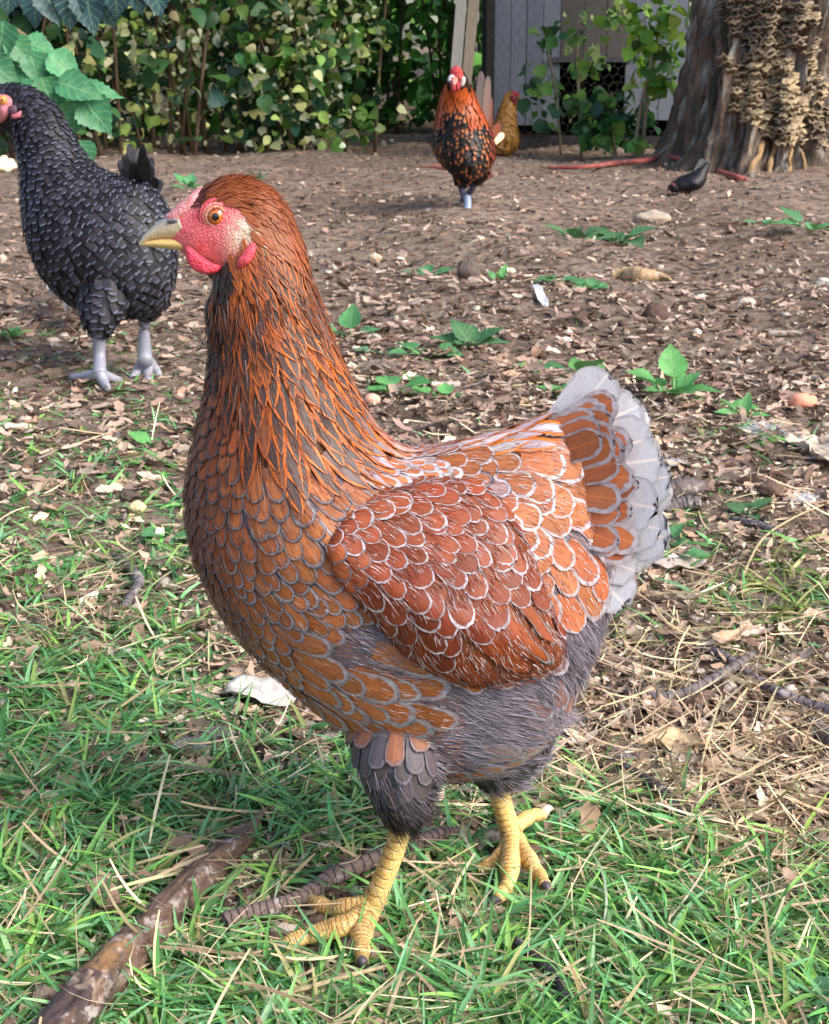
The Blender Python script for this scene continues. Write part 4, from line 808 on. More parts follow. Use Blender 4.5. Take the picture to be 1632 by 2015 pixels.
    a, b, t_ = loft([(-22, 196, -22, 228, .012, 0), (-44, 206, -42, 226, .008, 0), (-62, 222, -60, 228, .002, 0)], Y, 14, 4); mk('beak', a, b, MAT['horn'], root, {'col': np.tile(C(90, 84, 80), (len(a), 1))})
    # tail
    tb = Bag()
    for i, (b0, b1, hw) in enumerate((((262, 372), (246, 312), .0075), ((272, 372), (262, 292), .0075), ((282, 372), (280, 286), .0075), ((290, 376), (294, 300), .0075), ((296, 384), (302, 322), .0075), ((280, 375), (254, 300), .0075), ((300, 390), (312, 350), .0075), ((268, 378), (238, 330), .007), ((276, 378), (270, 284), .0065), ((288, 380), (298, 308), .007), ((270, 384), (300, 336), .008), ((262, 384), (258, 320), .008))):
        for sd in (-1, 1):
            p0, p1 = A(V(*b0, Y + .03 + sd * .006)), A(V(*b1, Y + .05 + sd * (.004 + .008 * i))); d = p1 - p0; L = np.linalg.norm(d)
            q, g, at = feather_mesh(A([p0 + d * .72]), d[None], A([[.3, -1., .1]]), A([L]), A([hw]), A([[*C(28, 27, 33), .8]]), A([[*C(64, 64, 74), .6]]), None); tb.add(q, g, 0, **at)
    tb.build('tail', MAT['feather'], root)
make_barred_hen()
def make_rooster():
    Y = 5.07; base = G(920, 412)
    R = [(912, 138, 890, 138, .012, -.10), (922, 156, 880, 156, .026, -.10), (928, 180, 874, 180, .034, -.075), (938, 205, 868, 205, .045, -.05), (950, 230, 862, 232, .065, -.03), (962, 255, 855, 256, .090, .0), (971, 280, 852, 282, .11, .02), (972, 302, 860, 304, .12, .03), (966, 322, 874, 324, .115, .035), (952, 340, 894, 340, .09, .03), (930, 352, 912, 352, .04, .02)]
    R = [(r[0], r[1], r[2], r[3], r[4], r[5]) for r in R]
    def style(x, y, side):
        if y < 182 and x < 926: return None
        if y < 250 and (x > 905 + (y - 180) * .2 or y < 215 or x < 872):
            return (.008, .05, 'h', (*JC(C(150, 66, 24)), .5), (*JC(C(186, 84, 26), .25), .1))
        if x > 958: return (.012, .05, 'r', (*JC(C(112, 44, 26)), .8), (*JC(C(96, 40, 26)), .5))
        o = C(170, 98, 48) if random.random() < .72 - .35 * (y > 315) else C(24, 18, 18)
        return (.0080, .030, 'r', (*JC(o, .3), .36 + .24 * random.random()), (*JC(C(22, 17, 18)), .4))
    dirf = lambda x, y, Q: np.tile(A([[0, -.2, -1.]]), (len(Q), 1))
    fl = [V(935, 330, Y), V(930, 350, Y)]; 
    root, bvh, v = bird('rooster', 'orange and black rooster walking towards the camera across the bare earth', 'rooster', R, Y, style, lambda s: s[0] * 1.5, 22000, C(40, 24, 18), None, dirf, base, body_extra=(([V(915, 335, Y), V(908, 362, Y + .02)], [.045, .016], C(50, 32, 24)), ([V(940, 335, Y + .05), V(932, 358, Y + .05)], [.045, .018], C(60, 36, 24))), lift=.002, tilt=.008)
    B = Bag(); dk, lt = C(70, 74, 96), C(136, 148, 172)  # light tone paints the lit near shank and toes, dark tone the rest
    B2 = Bag()
    for p, r, c in (([V(908, 355, Y + .02), V(911, 380, Y + .015), V(920, 392, Y - .01)], [.013, .011, .011], dk), ([V(920, 388, Y - .01), V(921, 402, Y - .03), V(919, 416, Y - .04)], [.013, .012, .015], lt), ([V(933, 352, Y + .05), V(929, 372, Y + .07), V(914, 388, Y + .09), V(912, 396, Y + .10)], [.013, .011, .011, .013], dk),
                    ([V(919, 414, Y - .04), V(913, 418, Y - .08)], [.012, .006], lt), ([V(919, 414, Y - .04), V(920, 420, Y - .09)], [.012, .006], lt), ([V(919, 414, Y - .04), V(927, 418, Y - .07)], [.012, .006], lt)):
        a, b, t, an = tube(p, r, 9, 4); (B2 if len(p) == 4 else B).add(a, b, 0, col=c)
    B.build('leg', MAT['horn'], root); B2.build('leg', MAT['horn'], root)
    # tail behind, raised
    tb = Bag()
    for i, (b0, b1, hw, c) in enumerate((((948, 270), (930, 152), .015, C(52, 34, 30)), ((952, 272), (948, 146), .014, C(84, 52, 42)), ((945, 270), (942, 138), .016, C(62, 38, 32)), ((950, 270), (950, 134), .015, C(48, 34, 32)), ((950, 270), (936, 150), .015, C(56, 36, 30)), ((955, 275), (957, 150), .014, C(70, 44, 34)), ((955, 280), (962, 185), .015, C(104, 54, 30)), ((958, 285), (966, 215), .016, C(96, 44, 22)), ((958, 285), (972, 232), .015, C(108, 54, 26)), ((960, 290), (976, 248), .014, C(236, 206, 160)))):
        p0, p1 = A(V(*b0, Y + .16)), A(V(*b1, Y + .26 + .01 * i)); d = p1 - p0; L = np.linalg.norm(d)
        q, g, at = feather_mesh(A([p0 + d * .72]), d[None], A([[.25, -1., .3]]), A([L]), A([hw]), A([[*c, .8]]), A([[*mix(c, (.03, .02, .02), .5), .3]]), None); tb.add(q, g, 0, **at)
    tb.build('tail', MAT['feather'], root)
    # head: comb, face, lobes, beak, wattles
    yf = Y - .14
    def blob(nm, out, y, th, col, m='skin'): a, b = pillow(out, y, th, 6, 24, rough=.4); mk(nm, a, b, MAT[m], root, {'col': np.tile(col, (len(a), 1))})
    blob('face', [(884, 146), (896, 138), (910, 142), (914, 158), (908, 172), (896, 176), (886, 166)], yf + .012, .03, C(190, 74, 78))
    blob('comb', [(888, 148), (886, 136), (892, 132), (898, 128), (904, 132), (910, 136), (910, 148), (898, 152)], yf - .002, .014, C(196, 66, 62))
    blob('ear_lobe', [(883, 150), (892, 146), (895, 156), (886, 162), (881, 158)], yf - .014, .010, C(232, 222, 228)); blob('ear_lobe', [(908, 152), (915, 150), (916, 160), (912, 170), (905, 168)], yf - .006, .010, C(226, 220, 226))
    blob('wattle', [(890, 164), (897, 166), (898, 176), (892, 180), (887, 172)], yf - .016, .008, C(196, 60, 76)); blob('wattle', [(898, 166), (905, 165), (904, 176), (899, 178)], yf - .016, .008, C(186, 60, 70))
    a, b, t, an = tube([V(896, 156, yf - .01), V(894, 162, yf - .04), V(893, 167, yf - .052)], [.011, .008, .002], 10, 4); mk('beak', a, b, MAT['horn'], root, {'col': np.tile(C(200, 130, 120), (len(a), 1))})
    eye_blob(root, V(890, 153, yf - .022), .004); eye_blob(root, V(905, 153, yf - .018), .004)
make_rooster()
def make_buff_hen():
    Y = 7.75; base = G(990, 303)
    R = [(1016, 184, 1014, 200, .012, 0), (1006, 181, 1013, 210, .026, 0), (996, 188, 1014, 222, .034, 0), (988, 206, 1015, 238, .042, 0), (980, 228, 1018, 258, .055, 0), (972, 245, 1020, 274, .075, .0), (962, 256, 1016, 290, .09, .02), (948, 262, 1004, 300, .10, .05), (930, 262, 985, 303, .09, .08), (915, 258, 955, 298, .06, .1), (908, 262, 930, 285, .02, .12)]
    def style(x, y, side):
        if x > 1001 and y < 204: return None
        k = sstep(210, 300, y); c = mix(C(150, 100, 44), C(190, 134, 62), float(sstep(975, 1015, x))); return (.011, .05, 'r' if y > 235 else 'h', (*JC(c), .7), (*JC(mix(c, C(200, 160, 96), .4)), .05))
    root, bvh, v = bird('hen', 'golden buff hen standing before the grey coop board', 'hen', R, Y, style, lambda s: s[0] * 1.6, 14000, C(140, 98, 48), 'hens in the yard', base=base, body_extra=(([V(985, 288, Y - .02), V(982, 301, Y - .02)], [.06, .03], C(190, 160, 110)), ([V(1000, 285, Y + .02), V(1000, 300, Y + .02)], [.05, .028], C(196, 168, 118))), lift=.002, tilt=.008)
    B = Bag()
    for x, dy in ((982, -.02), (1000, .02)):
        a, b, t, an = tube([V(x, 298, Y + dy), V(x, 304, Y + dy), V(x + 8, 305, Y + dy)], [.014, .011, .006], 8, 4); mk('leg', a, b, MAT['horn'], root, {'col': np.tile(C(170, 140, 80), (len(a), 1))})
    def blob(nm, out, y, th, col, m='skin'): a, b = pillow(out, y, th, 6, 24, rough=.4); mk(nm, a, b, MAT[m], root, {'col': np.tile(col, (len(a), 1))})
    blob('face', [(1003, 187), (1014, 186), (1018, 194), (1012, 203), (1004, 198)], Y - .012, .03, C(130, 40, 42)); blob('comb', [(1004, 186), (1008, 178), (1014, 179), (1022, 182), (1021, 189), (1012, 188)], Y, .012, C(176, 56, 66)); blob('wattle', [(1008, 200), (1016, 198), (1017, 207), (1010, 208)], Y - .01, .02, C(170, 44, 56))
    a, b, t, an = tube([V(1017, 191, Y), V(1022, 194, Y), V(1025, 198, Y)], [.016, .010, .002], 8, 4); mk('beak', a, b, MAT['horn'], root, {'col': np.tile(C(120, 90, 60), (len(a), 1))})
    eye_blob(root, V(1010, 192, Y - .038), .006)
make_buff_hen()
def make_small_black():
    Y = 5.75; base = G(1355, 373)
    R = [(1392, 317, 1396, 319, .004, .03), (1384, 322, 1394, 330, .014, .03), (1374, 331, 1390, 344, .024, .02), (1362, 340, 1386, 358, .038, .01), (1350, 345, 1376, 370, .048, 0), (1340, 349, 1362, 374, .046, 0), (1332, 354, 1350, 375, .036, -.01), (1326, 358, 1340, 376, .022, -.02), (1320, 362, 1331, 376, .016, -.03), (1316, 367, 1322, 377, .004, -.03)]
    st = lambda x, y, s: (.008, .03, 'r', (*JC(C(24, 24, 32)), .8), (*JC(C(44, 44, 58)), .6))
    root, bvh, v = bird('hen', 'little black hen pecking the soil with its tail up near the big tree', 'hen', R, Y, st, lambda s: s[0] * 1.5, 8000, C(20, 20, 26), 'hens in the yard', dirf=lambda x, y, Q: np.tile(A([[.7, 0, .5]]), (len(Q), 1)), base=base, lift=.001, tilt=.004)
    B = Bag()
    for x, dy in ((1352, -.02), (1360, .03)):
        a, b, t, an = tube([V(x, 366, Y + dy), V(x, 376, Y + dy), V(x - 6, 378, Y + dy)], [.008, .006, .004], 8, 4); mk('leg', a, b, MAT['horn'], root, {'col': np.tile(C(60, 58, 64), (len(a), 1))})
    tb = Bag()
    for b0, b1, hw in (((1372, 342), (1396, 312), .012), ((1370, 346), (1390, 316), .012), ((1368, 340), (1384, 320), .011), ((1376, 350), (1398, 322), .011)):
        p0, p1 = A(V(*b0, Y)), A(V(*b1, Y + .03)); d = p1 - p0; q, g, at = feather_mesh(A([p0 + d * .72]), d[None], A([[.2, -1., .2]]), A([np.linalg.norm(d)]), A([hw]), A([[*C(26, 26, 34), .8]]), A([[*C(44, 44, 56), .6]]), None); tb.add(q, g, 0, **at)
    tb.build('tail', MAT['feather'], root)
    a, b, t, an = tube([V(1318, 370, Y - .03), V(1313, 376, Y - .03)], [.008, .001], 8, 4); mk('beak', a, b, MAT['horn'], root, {'col': np.tile(C(70, 60, 56), (len(a), 1))})
    a, b = pillow([(1322, 366), (1318, 362), (1324, 359), (1330, 362), (1327, 368)], Y - .03, .016, 6, 16); mk('comb', a, b, MAT['skin'], root, {'col': np.tile(C(110, 40, 44), (len(a), 1))})
make_small_black()
# ------------------------------------------------------------------ big old tree
def fbm(p, o=4):
    return noise.fractal(Vector(p), 1.0, 2.0, o)
TC = V(1485, 320, 7.05)
def trunk_r(th, z):
    flare = .12 * math.exp(-max(z, 0) / .10) * (.55 + .45 * math.sin(th * 7 + 1.2) + .3 * math.sin(th * 13)) + .05 * math.exp(-max(z, 0) / .4)
    r = .335 + flare + .045 * math.sin(th * 3 + .8) + .02 * math.sin(th * 8 + z * 1.5)
    q = Vector((math.cos(th) * 4.2, math.sin(th) * 4.2, z * .9)); d = abs(noise.noise(q * 1.6)) ; r -= .085 * max(0, .30 - d) / .30 - .03 * abs(noise.noise(Vector((math.cos(th) * 16, math.sin(th) * 16, z * 7)))); d2 = abs(noise.noise(Vector((math.cos(th) * 9 + 5, math.sin(th) * 9, z * 2.0)))); r -= .035 * max(0, .28 - d2) / .28
    q2 = Vector((math.cos(th) * 13, math.sin(th) * 13, z * 3.2)); r += .024 * noise.noise(q2) + .014 * noise.noise(q2 * 2.6) + .012 * noise.noise(q2 * 5) + .006 * noise.noise(q2 * 11); return r
def trunk_pt(th, z, e=0.0):
    r = trunk_r(th, z) + e; lean = .075 * max(z, 0) ; return Vector((TC.x + lean + math.cos(th) * r, TC.y + math.sin(th) * r, z))
def make_tree():
    root = thing('tree', 'massive old tree trunk with deeply furrowed bark and shelf fungus standing at the right edge', 'tree', (TC.x, TC.y, 0))
    zs = np.concatenate([np.linspace(-.1, 1.0, 150), np.linspace(1.02, 4.2, 50)[1:]]); th = np.linspace(0, 2 * PI, 280, endpoint=False)
    vs, cs = [], []
    for z in zs:
        for t in th:
            p = trunk_pt(t, z); vs.append(p); k = noise.noise(Vector((math.cos(t) * 6, math.sin(t) * 6, z * 2.5))) ; k2 = noise.noise(Vector((math.cos(t) * 22, math.sin(t) * 22, z * 9)))
            c = mix(C(150, 130, 114), C(104, 88, 78), min(1, max(0, .5 + k))); c = mix(c, C(176, 178, 172), min(1, max(0, k2 - .12) * 2.2)); c = mix(c, C(50, 44, 42), min(1, max(0, -k2 - .15) * 2)); c = mix(c, C(120, 126, 104), max(0, -k2 - .3)); cs.append(c)
    mk('trunk', vs, gridf(len(zs), len(th), True), MAT['trunk'], root, {'col': A(cs)})
    B = Bag()
    for az, l in ((.3, 2.2), (2.2, 2.0), (4.0, 2.4), (5.2, 1.8)):
        p0 = Vector((TC.x + .28, TC.y, 3.7)); d = Vector((math.cos(az), math.sin(az), .9)); pts = [p0 - Vector((0, 0, .4)), p0 + d * l * .3, p0 + d * l * .7 + Vector((0, 0, .3)), p0 + d * l + Vector((0, 0, .8))]
        a, b, t, an = tube(pts, [.26, .18, .12, .04], 12, 5, wob=.1); B.add(a, b, 0, col=C(104, 92, 84))
    B.build('limb', MAT['bark'], root)
    n = 2600; P = A([TC.x + .3, TC.y, 5.6]) + rng.normal(size=(n, 3)) * A([1.1, 1.1, .8]); D = rdir(n, -60, 30); N = A([0, 0, 1.]) + .6 * rng.normal(size=(n, 3))
    v, f, k = blades(P, D, N, .10 + .10 * rng.random(n), .05, p_leaf, [0, .3, .6, 1], 3, .3); mk('crown', v, f, MAT['leaf'], root, {'col': np.repeat(colvar([C(70, 110, 50), C(54, 92, 44)], n), k, 0)})
    # shelf fungus: overlapping small brackets in clusters, found on the bark by where they sit
    def cluster(poly, n, size, pale):
        B = Bag(); tries = 0; done = 0
        xs = [p[0] for p in poly]; ys = [p[1] for p in poly]
        while done < n and tries < n * 20:
            tries += 1; x = random.uniform(min(xs), max(xs)); y = random.uniform(min(ys), max(ys))
            if not inpoly(A([x]), A([y]), poly)[0]: continue
            d = ray(x, y); Yt = TC.y - .33; p = Vector((0, 0, H)) + d * (Yt / d.y); z = p.z; dx = (p.x - TC.x - .075 * max(z, 0)) / .36
            if abs(dx) > .97: continue
            th_ = -math.acos(max(-1, min(1, dx))); q = trunk_pt(th_, z, .012); out = Vector((math.cos(th_), math.sin(th_), 0)); sd = Vector((-out.y, out.x, 0)); s = size * random.uniform(.35, 1.3)
            g = noise.noise(Vector((x * .02, y * .02, 3))) ; light = min(1, max(0, pale + .5 * g + random.uniform(-.2, .2)))  # pale sets how much sunlit brightness is coloured into each cluster
            tc = mix(C(84, 70, 62), C(210, 184, 142), light); m = 7; vs = []; cs = []
            tilt = random.uniform(-.9, .7); wv = random.uniform(0, 6)
            for lay, (rr, dz) in enumerate(((.0, .10), (.75, .12), (1.0, .0), (.8, -.14), (.0, -.25))):
                for i in range(m):
                    a = PI * i / (m - 1); r_ = s * rr * (1 + .30 * math.sin(a * 5 + wv) + .12 * math.sin(a * 11 + wv * 3)); w_ = q - out * s * .12 + sd * math.cos(a) * r_ + out * math.sin(a) * r_ * .8; w_ = w_ + Vector((0, 0, s * (dz + .22 * math.sin(a * 4 + wv)) + tilt * math.sin(a) * r_)); vs.append(w_)
                    cs.append(mix(tc, C(220, 200, 166), .45) if lay == 2 else (tc if lay < 2 else mix(tc, C(70, 56, 48), .5)))
            B.add(vs, gridf(5, m), 0, col=A(cs)); done += 1
        B.build('fungus_cluster', MAT['dry'], root)
    cluster([(1415, -10), (1600, -10), (1600, 40), (1570, 90), (1510, 110), (1440, 75), (1415, 30)], 360, .028, .0)
    cluster([(1440, 112), (1540, 95), (1560, 150), (1580, 215), (1592, 285), (1530, 280), (1480, 245), (1445, 215), (1450, 160)], 420, .026, .36)
    cluster([(1580, 100), (1645, 60), (1645, 290), (1600, 290), (1585, 200)], 240, .026, .25)
    # pale roots hanging down to the soil
    for x0, x1, y0, y1, r in ((1528, 1520, 275, 345, .018), (1556, 1562, 285, 345, .016), (1592, 1604, 290, 350, .018), (1500, 1490, 280, 340, .022), (1582, 1590, 295, 345, .012)):
        pts = []
        for k in range(5):
            x = x0 + (x1 - x0) * k / 4 + random.uniform(-3, 3); y = y0 + (y1 - y0) * k / 4; d = ray(x, y); p = Vector((0, 0, H)) + d * ((TC.y - .40 - .10 * (k / 4)) / d.y); dx = max(-.95, min(.95, (p.x - TC.x) / .37)); th_ = -math.acos(dx); q = trunk_pt(th_, p.z, -.002 + .012); pts.append(q)
        pts[-1].z = -.03
        a, b, t, an = tube(pts, [r * .4, r * .6, r * .5, r * .7, r * .4], 9, 7, wob=.3); mk('root', a, b, MAT['bark'], root, {'col': np.tile(C(168, 138, 100), (len(a), 1))})
make_tree()
# ------------------------------------------------------------------ coop, post, wire
def box(p0, p1):
    x0, y0, z0 = p0; x1, y1, z1 = p1
    v = [(x0, y0, z0), (x1, y0, z0), (x1, y1, z0), (x0, y1, z0), (x0, y0, z1), (x1, y0, z1), (x1, y1, z1), (x0, y1, z1)]
    return A(v, float), A([(0, 3, 2, 1), (4, 5, 6, 7), (0, 1, 5, 4), (1, 2, 6, 5), (2, 3, 7, 6), (3, 0, 4, 7)])
def pxbox(x0, y0, x1, y1, Y, d):                    # board seen between two pixel corners, thickness d
    a = V(x0, 200, Y); b = V(x1, 200, Y); return box((a.x, Y, V(x0, y1, Y).z), (b.x, Y + d, V(x1, y0, Y).z))
def hex_wire(poly_px, Y, cell, name, parent, rad=.0009, col=None):
    p0 = V(poly_px[0], poly_px[3], Y); p1 = V(poly_px[2], poly_px[1], Y); B = Bag(); dx = cell; dz = cell * .87
    nx = int((p1.x - p0.x) / dx) + 1; nz_ = int((p1.z - p0.z) / dz) + 1; S = []
    for i in range(nx):
        for j in range(nz_):
            x = p0.x + i * dx + (dx / 2 if j % 2 else 0); z = p0.z + j * dz
            S += [((x, z), (x, z + dz * .55)), ((x, z + dz * .55), (x + dx / 2, z + dz)), ((x, z + dz * .55), (x - dx / 2, z + dz))]
    S = A(S); a = np.stack([S[:, 0, 0], np.full(len(S), Y), S[:, 0, 1]], 1); b = np.stack([S[:, 1, 0], np.full(len(S), Y), S[:, 1, 1]], 1)
    sag = lambda q: q + np.stack([.004 * np.sin(q[:, 2] * 31), .008 * np.sin(q[:, 0] * 9 + q[:, 2] * 7), .004 * np.sin(q[:, 0] * 37)], 1)
    a, b = sag(a), sag(b); d = nrm(b - a); s = nrm(np.cross(d, [0, 1., 0])); u = np.cross(s, d); V_ = []
    for t in range(3):
        o = (math.cos(t * 2.094) * s + math.sin(t * 2.094) * u) * rad; V_ += [a + o, b + o]
    V_ = np.stack(V_, 1); f = A([(0, 1, 3, 2), (2, 3, 5, 4), (4, 5, 1, 0)]); fs = (f[None] + (np.arange(len(V_)) * 6)[:, None, None]).reshape(-1, 4)
    v = V_.reshape(-1, 3); mk(name, v, fs, MAT['plain'], parent, {'col': np.tile(col or C(120, 122, 124), (len(v), 1))})
MAT['board'] = mat_col('weathered_board', .85, 30, .35, .3, 60, stretch=(3, 3, .6))
def make_coop():
    Y = 8.35; b = G(1130, 300); root = thing('coop', 'weathered blue grey chicken coop with a dark opening behind rusty wire netting', 'coop', (b.x, Y, 0))
    def part(nm, q, c): v, f = q; mk(nm, v, f, MAT['board'], root, {'col': np.tile(c, (len(v), 1))}, smooth=False)
    g = C(98, 104, 116)
    for k, (x0, x1) in enumerate(((972, 1003), (1004, 1034), (1035, 1066), (1067, 1100))): part('wall_board', pxbox(x0, -420, x1, 246 if k < 3 else 256, Y + .003 * (k % 2), .03), mix(g, C(108, 113, 124), random.random()))
    for k, (x0, x1) in enumerate(((1101, 1145), (1146, 1190), (1191, 1228))): part('wall_board', pxbox(x0, -420, x1, 112 + 4 * k, Y + .003 * (k % 2), .03), mix(C(86, 82, 80), C(74, 70, 68), random.random()))
    for k, (x0, x1) in enumerate(((1229, 1262), (1263, 1296), (1297, 1345))): part('wall_board', pxbox(x0, -420, x1, 236, Y + .003 * (k % 2), .03), mix(g, C(112, 118, 130), random.random()))
    part('corner_post', pxbox(956, -420, 971, 300, Y - .02, .09), C(46, 44, 44)); part('lintel', pxbox(1085, 112, 1240, 122, Y - .02, .05), C(70, 68, 74))
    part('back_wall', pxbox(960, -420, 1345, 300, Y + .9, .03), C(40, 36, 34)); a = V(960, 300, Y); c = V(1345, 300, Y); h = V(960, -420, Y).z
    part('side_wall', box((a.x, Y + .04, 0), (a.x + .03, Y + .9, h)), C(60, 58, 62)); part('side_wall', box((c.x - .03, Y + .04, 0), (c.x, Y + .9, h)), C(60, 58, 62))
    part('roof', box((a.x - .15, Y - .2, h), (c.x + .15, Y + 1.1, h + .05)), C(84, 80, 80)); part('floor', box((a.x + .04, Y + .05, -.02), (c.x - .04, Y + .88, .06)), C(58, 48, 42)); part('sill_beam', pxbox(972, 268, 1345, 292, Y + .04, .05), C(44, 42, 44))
    hex_wire((972, -20, 1300, 300), Y - .05, .046, 'wire_netting', root, .0009, C(96, 92, 88))
make_coop()
def make_post():
    Y = 7.6; b = G(905, 306); root = thing('fence_post', 'pale weathered double timber post standing behind the rooster', 'post', (b.x, Y, 0))
    for (x0, x1, top0, top1), dy, c in (((872, 893, 895, 916), 0, C(158, 154, 146)), ((895, 912, 919, 940), .012, C(150, 138, 120))):
        vs = []
        for (xa, xb, y) in ((x0, x1, 330), (top0 + (top0 - x0) * .35, top1 + (top1 - x1) * .35, -60)):
            for yy in (Y + dy, Y + dy + .06):
                for x in (xa, xb): p = V(x, y, Y + dy); vs.append((p.x, yy, p.z))
        v = A(vs); f = A([(0, 1, 5, 4), (1, 3, 7, 5), (3, 2, 6, 7), (2, 0, 4, 6), (4, 5, 7, 6), (0, 2, 3, 1)]); mk('plank', v, f, MAT['board'], root, {'col': np.tile(c, (8, 1))}, smooth=False)
    nx = V(905, 100, Y)
make_post()
# ------------------------------------------------------------------ shrubs, saplings, wood behind
def leafset(P, L, cols, W=.36, ts=(0, .16, .4, .65, .86, 1), droop=(-65, 25), flat=.8, bend=1.1, D=None):
    n = len(P); D = rdir(n, *droop) if D is None else D; N = A([0, 0, 1.]) + flat * rng.normal(size=(n, 3)); l = L * (.45 + 1.1 * rng.random(n) ** 1.6)
    v, f, k = blades(P, D, N, l, l * W * (.8 + .4 * rng.random(n)), p_leaf, ts, 3, -bend * rng.random(n), .35)
    return v, f, np.repeat(colvar(cols, n, .22, .07), k, 0)
def shrub(name, label, cat, px, Y, w_, h, nst, nl, leafL, cols, group=None, zmin=.06, dw=None, lean=0, stemc=C(96, 78, 62), pale=0, paleL=.05, W=.36):
    d = ray(px, 200); x0 = d.x * Y / d.y; root = thing(name, label, cat, (x0, Y, float(gz(x0, Y))), group); dw = dw or w_ * .6; B = Bag(); tips = []
    for i in range(nst):
        a = random.uniform(-.28, .28) * w_; b = random.uniform(-.3, .3) * dw; tx = random.uniform(-.9, .9) * w_ / 2 + lean; ty = random.uniform(-.9, .9) * dw / 2; hh = h * random.uniform(.6, 1.0)
        pts = [(x0 + a, Y + b, -.02), (x0 + a + tx * .25, Y + b + ty * .2, hh * .4), (x0 + a + tx * .7, Y + b + ty * .7, hh * .78), (x0 + a + tx, Y + b + ty, hh * random.uniform(.85, 1.02))]
        q, f, t, an = tube(pts, [.010, .008, .006, .002], 6, 5); B.add(q, f, 0, col=JC(stemc, .25)); tips.append(catmull(pts, 10))
    B.build('stem', MAT['bark'], root)
    T = np.concatenate(tips); T = T[T[:, 2] > zmin]; P = T[rng.integers(0, len(T), nl)] + rng.normal(size=(nl, 3)) * A([.13, .13, .09]) * (w_ / 1.0) ** .5; P[:, 2] = np.maximum(P[:, 2], .03 + .1 * rng.random(nl))
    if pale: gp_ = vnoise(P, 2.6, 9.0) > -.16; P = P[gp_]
    v, f, c = leafset(P, leafL, cols, W)
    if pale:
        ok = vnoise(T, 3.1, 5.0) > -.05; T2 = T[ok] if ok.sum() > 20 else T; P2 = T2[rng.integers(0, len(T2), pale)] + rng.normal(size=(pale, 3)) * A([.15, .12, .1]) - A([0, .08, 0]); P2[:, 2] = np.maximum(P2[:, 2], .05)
        v2, f2, c2 = leafset(P2, paleL, [C(196, 206, 128), C(222, 222, 168), C(150, 180, 92), C(204, 212, 180)], .42, flat=1.0); f = np.concatenate([f, f2 + len(v)]); v = np.concatenate([v, v2]); c = np.concatenate([c, c2])  # pale leaf colours stand in for patches of dappled sun
    mk('foliage', v, f, MAT['leaf'], root, {'col': c}); return root
DK = [C(52, 92, 58), C(46, 82, 64), C(66, 108, 62), C(54, 86, 80), C(40, 68, 46), C(80, 122, 66)]; MD = [C(80, 128, 60), C(104, 148, 66), C(64, 106, 54), C(134, 170, 78)]
g_ = 'shrubs along the back of the yard'
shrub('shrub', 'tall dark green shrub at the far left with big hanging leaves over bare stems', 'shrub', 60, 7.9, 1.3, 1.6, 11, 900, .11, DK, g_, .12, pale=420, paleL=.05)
shrub('shrub', 'broad dark shrub with pale leaves coloured as if sunlit in front of dry brown leaves', 'shrub', 270, 8.1, 1.3, 1.7, 13, 900, .11, DK, g_, .10, pale=800, paleL=.05)
shrub('shrub', 'leafy shrub with whitish and yellow green leaves coloured as if sunlit left of the dark gap', 'shrub', 470, 8.3, 1.3, 1.8, 13, 950, .105, DK + MD[:1], g_, .08, pale=1100, paleL=.05)
shrub('shrub', 'low arching shrub with bright pale leaves coloured as if sunlit reaching toward the post', 'shrub', 640, 8.2, 1.15, 1.4, 12, 950, .085, DK[:3] + MD[:2], g_, .05, pale=950, paleL=.05)
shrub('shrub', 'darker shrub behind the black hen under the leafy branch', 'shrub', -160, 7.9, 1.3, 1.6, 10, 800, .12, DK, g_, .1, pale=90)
for px_, Y_, w_, h_, nl_, lab in ((760, 10.2, 1.3, 2.2, 900, 'deep green bush in the shadow left of the timber post'), (930, 10.0, .9, 2.2, 700, 'bright green bush seen in the gap between post and coop'), (330, 9.6, 1.6, 2.4, 1000, 'dense dark bush rising behind the left shrubs'), (40, 9.4, 1.6, 2.4, 1000, 'dark bush closing the yard behind the far left shrub'), (600, 9.9, 1.4, 2.4, 900, 'shadowed bush behind the pale leaved shrub')):
    shrub('bush', lab, 'bush', px_, Y_, w_, h_, 9, nl_, .11, [C(62, 120, 42), C(50, 100, 38), C(78, 138, 50), C(40, 80, 32)], 'bushes behind the yard', .04)
def sapling(label, pts, r, leaves, L, cols, Y, group='saplings in front of the coop', n_extra=0):
    p = [V(x, y, Y) for x, y in pts]; p[0].z = -.02; root = thing('sapling', label, 'sapling', (p[0].x, Y, 0), group)
    a, b, t, an = tube(p, [r] * (len(p) - 1) + [r * .4], 7, 6); mk('stem', a, b, MAT['bark'], root, {'col': np.tile(C(150, 136, 116), (len(a), 1))})
    P = []
    for (x, y, sx, sy, n) in leaves:
        for _ in range(n): P.append(V(random.gauss(x, sx), random.gauss(y, sy), Y + random.gauss(0, .08)))
    v, f, c = leafset(A(P), L, cols, .44, flat=1.1); mk('foliage', v, f, MAT['leaf'], root, {'col': c})
sapling('thin pale sapling with a tuft of light leaves in the middle of the coop front', [(1145, 305), (1140, 200), (1136, 120), (1140, 40)], .008, [(1150, 75, 28, 32, 34), (1200, 30, 30, 14, 20), (1150, 215, 18, 20, 24), (1170, 118, 26, 12, 20)], .065, MD + [C(150, 180, 110), C(176, 196, 130), C(60, 96, 60)], 7.9)
sapling('sapling with dark round leaves before the left coop board', [(1105, 300), (1095, 190), (1082, 115), (1072, 62)], .007, [(1075, 66, 14, 8, 9), (1060, 150, 12, 30, 16), (1092, 200, 24, 22, 20)], .08, DK[:3] + MD[:2], 7.95)
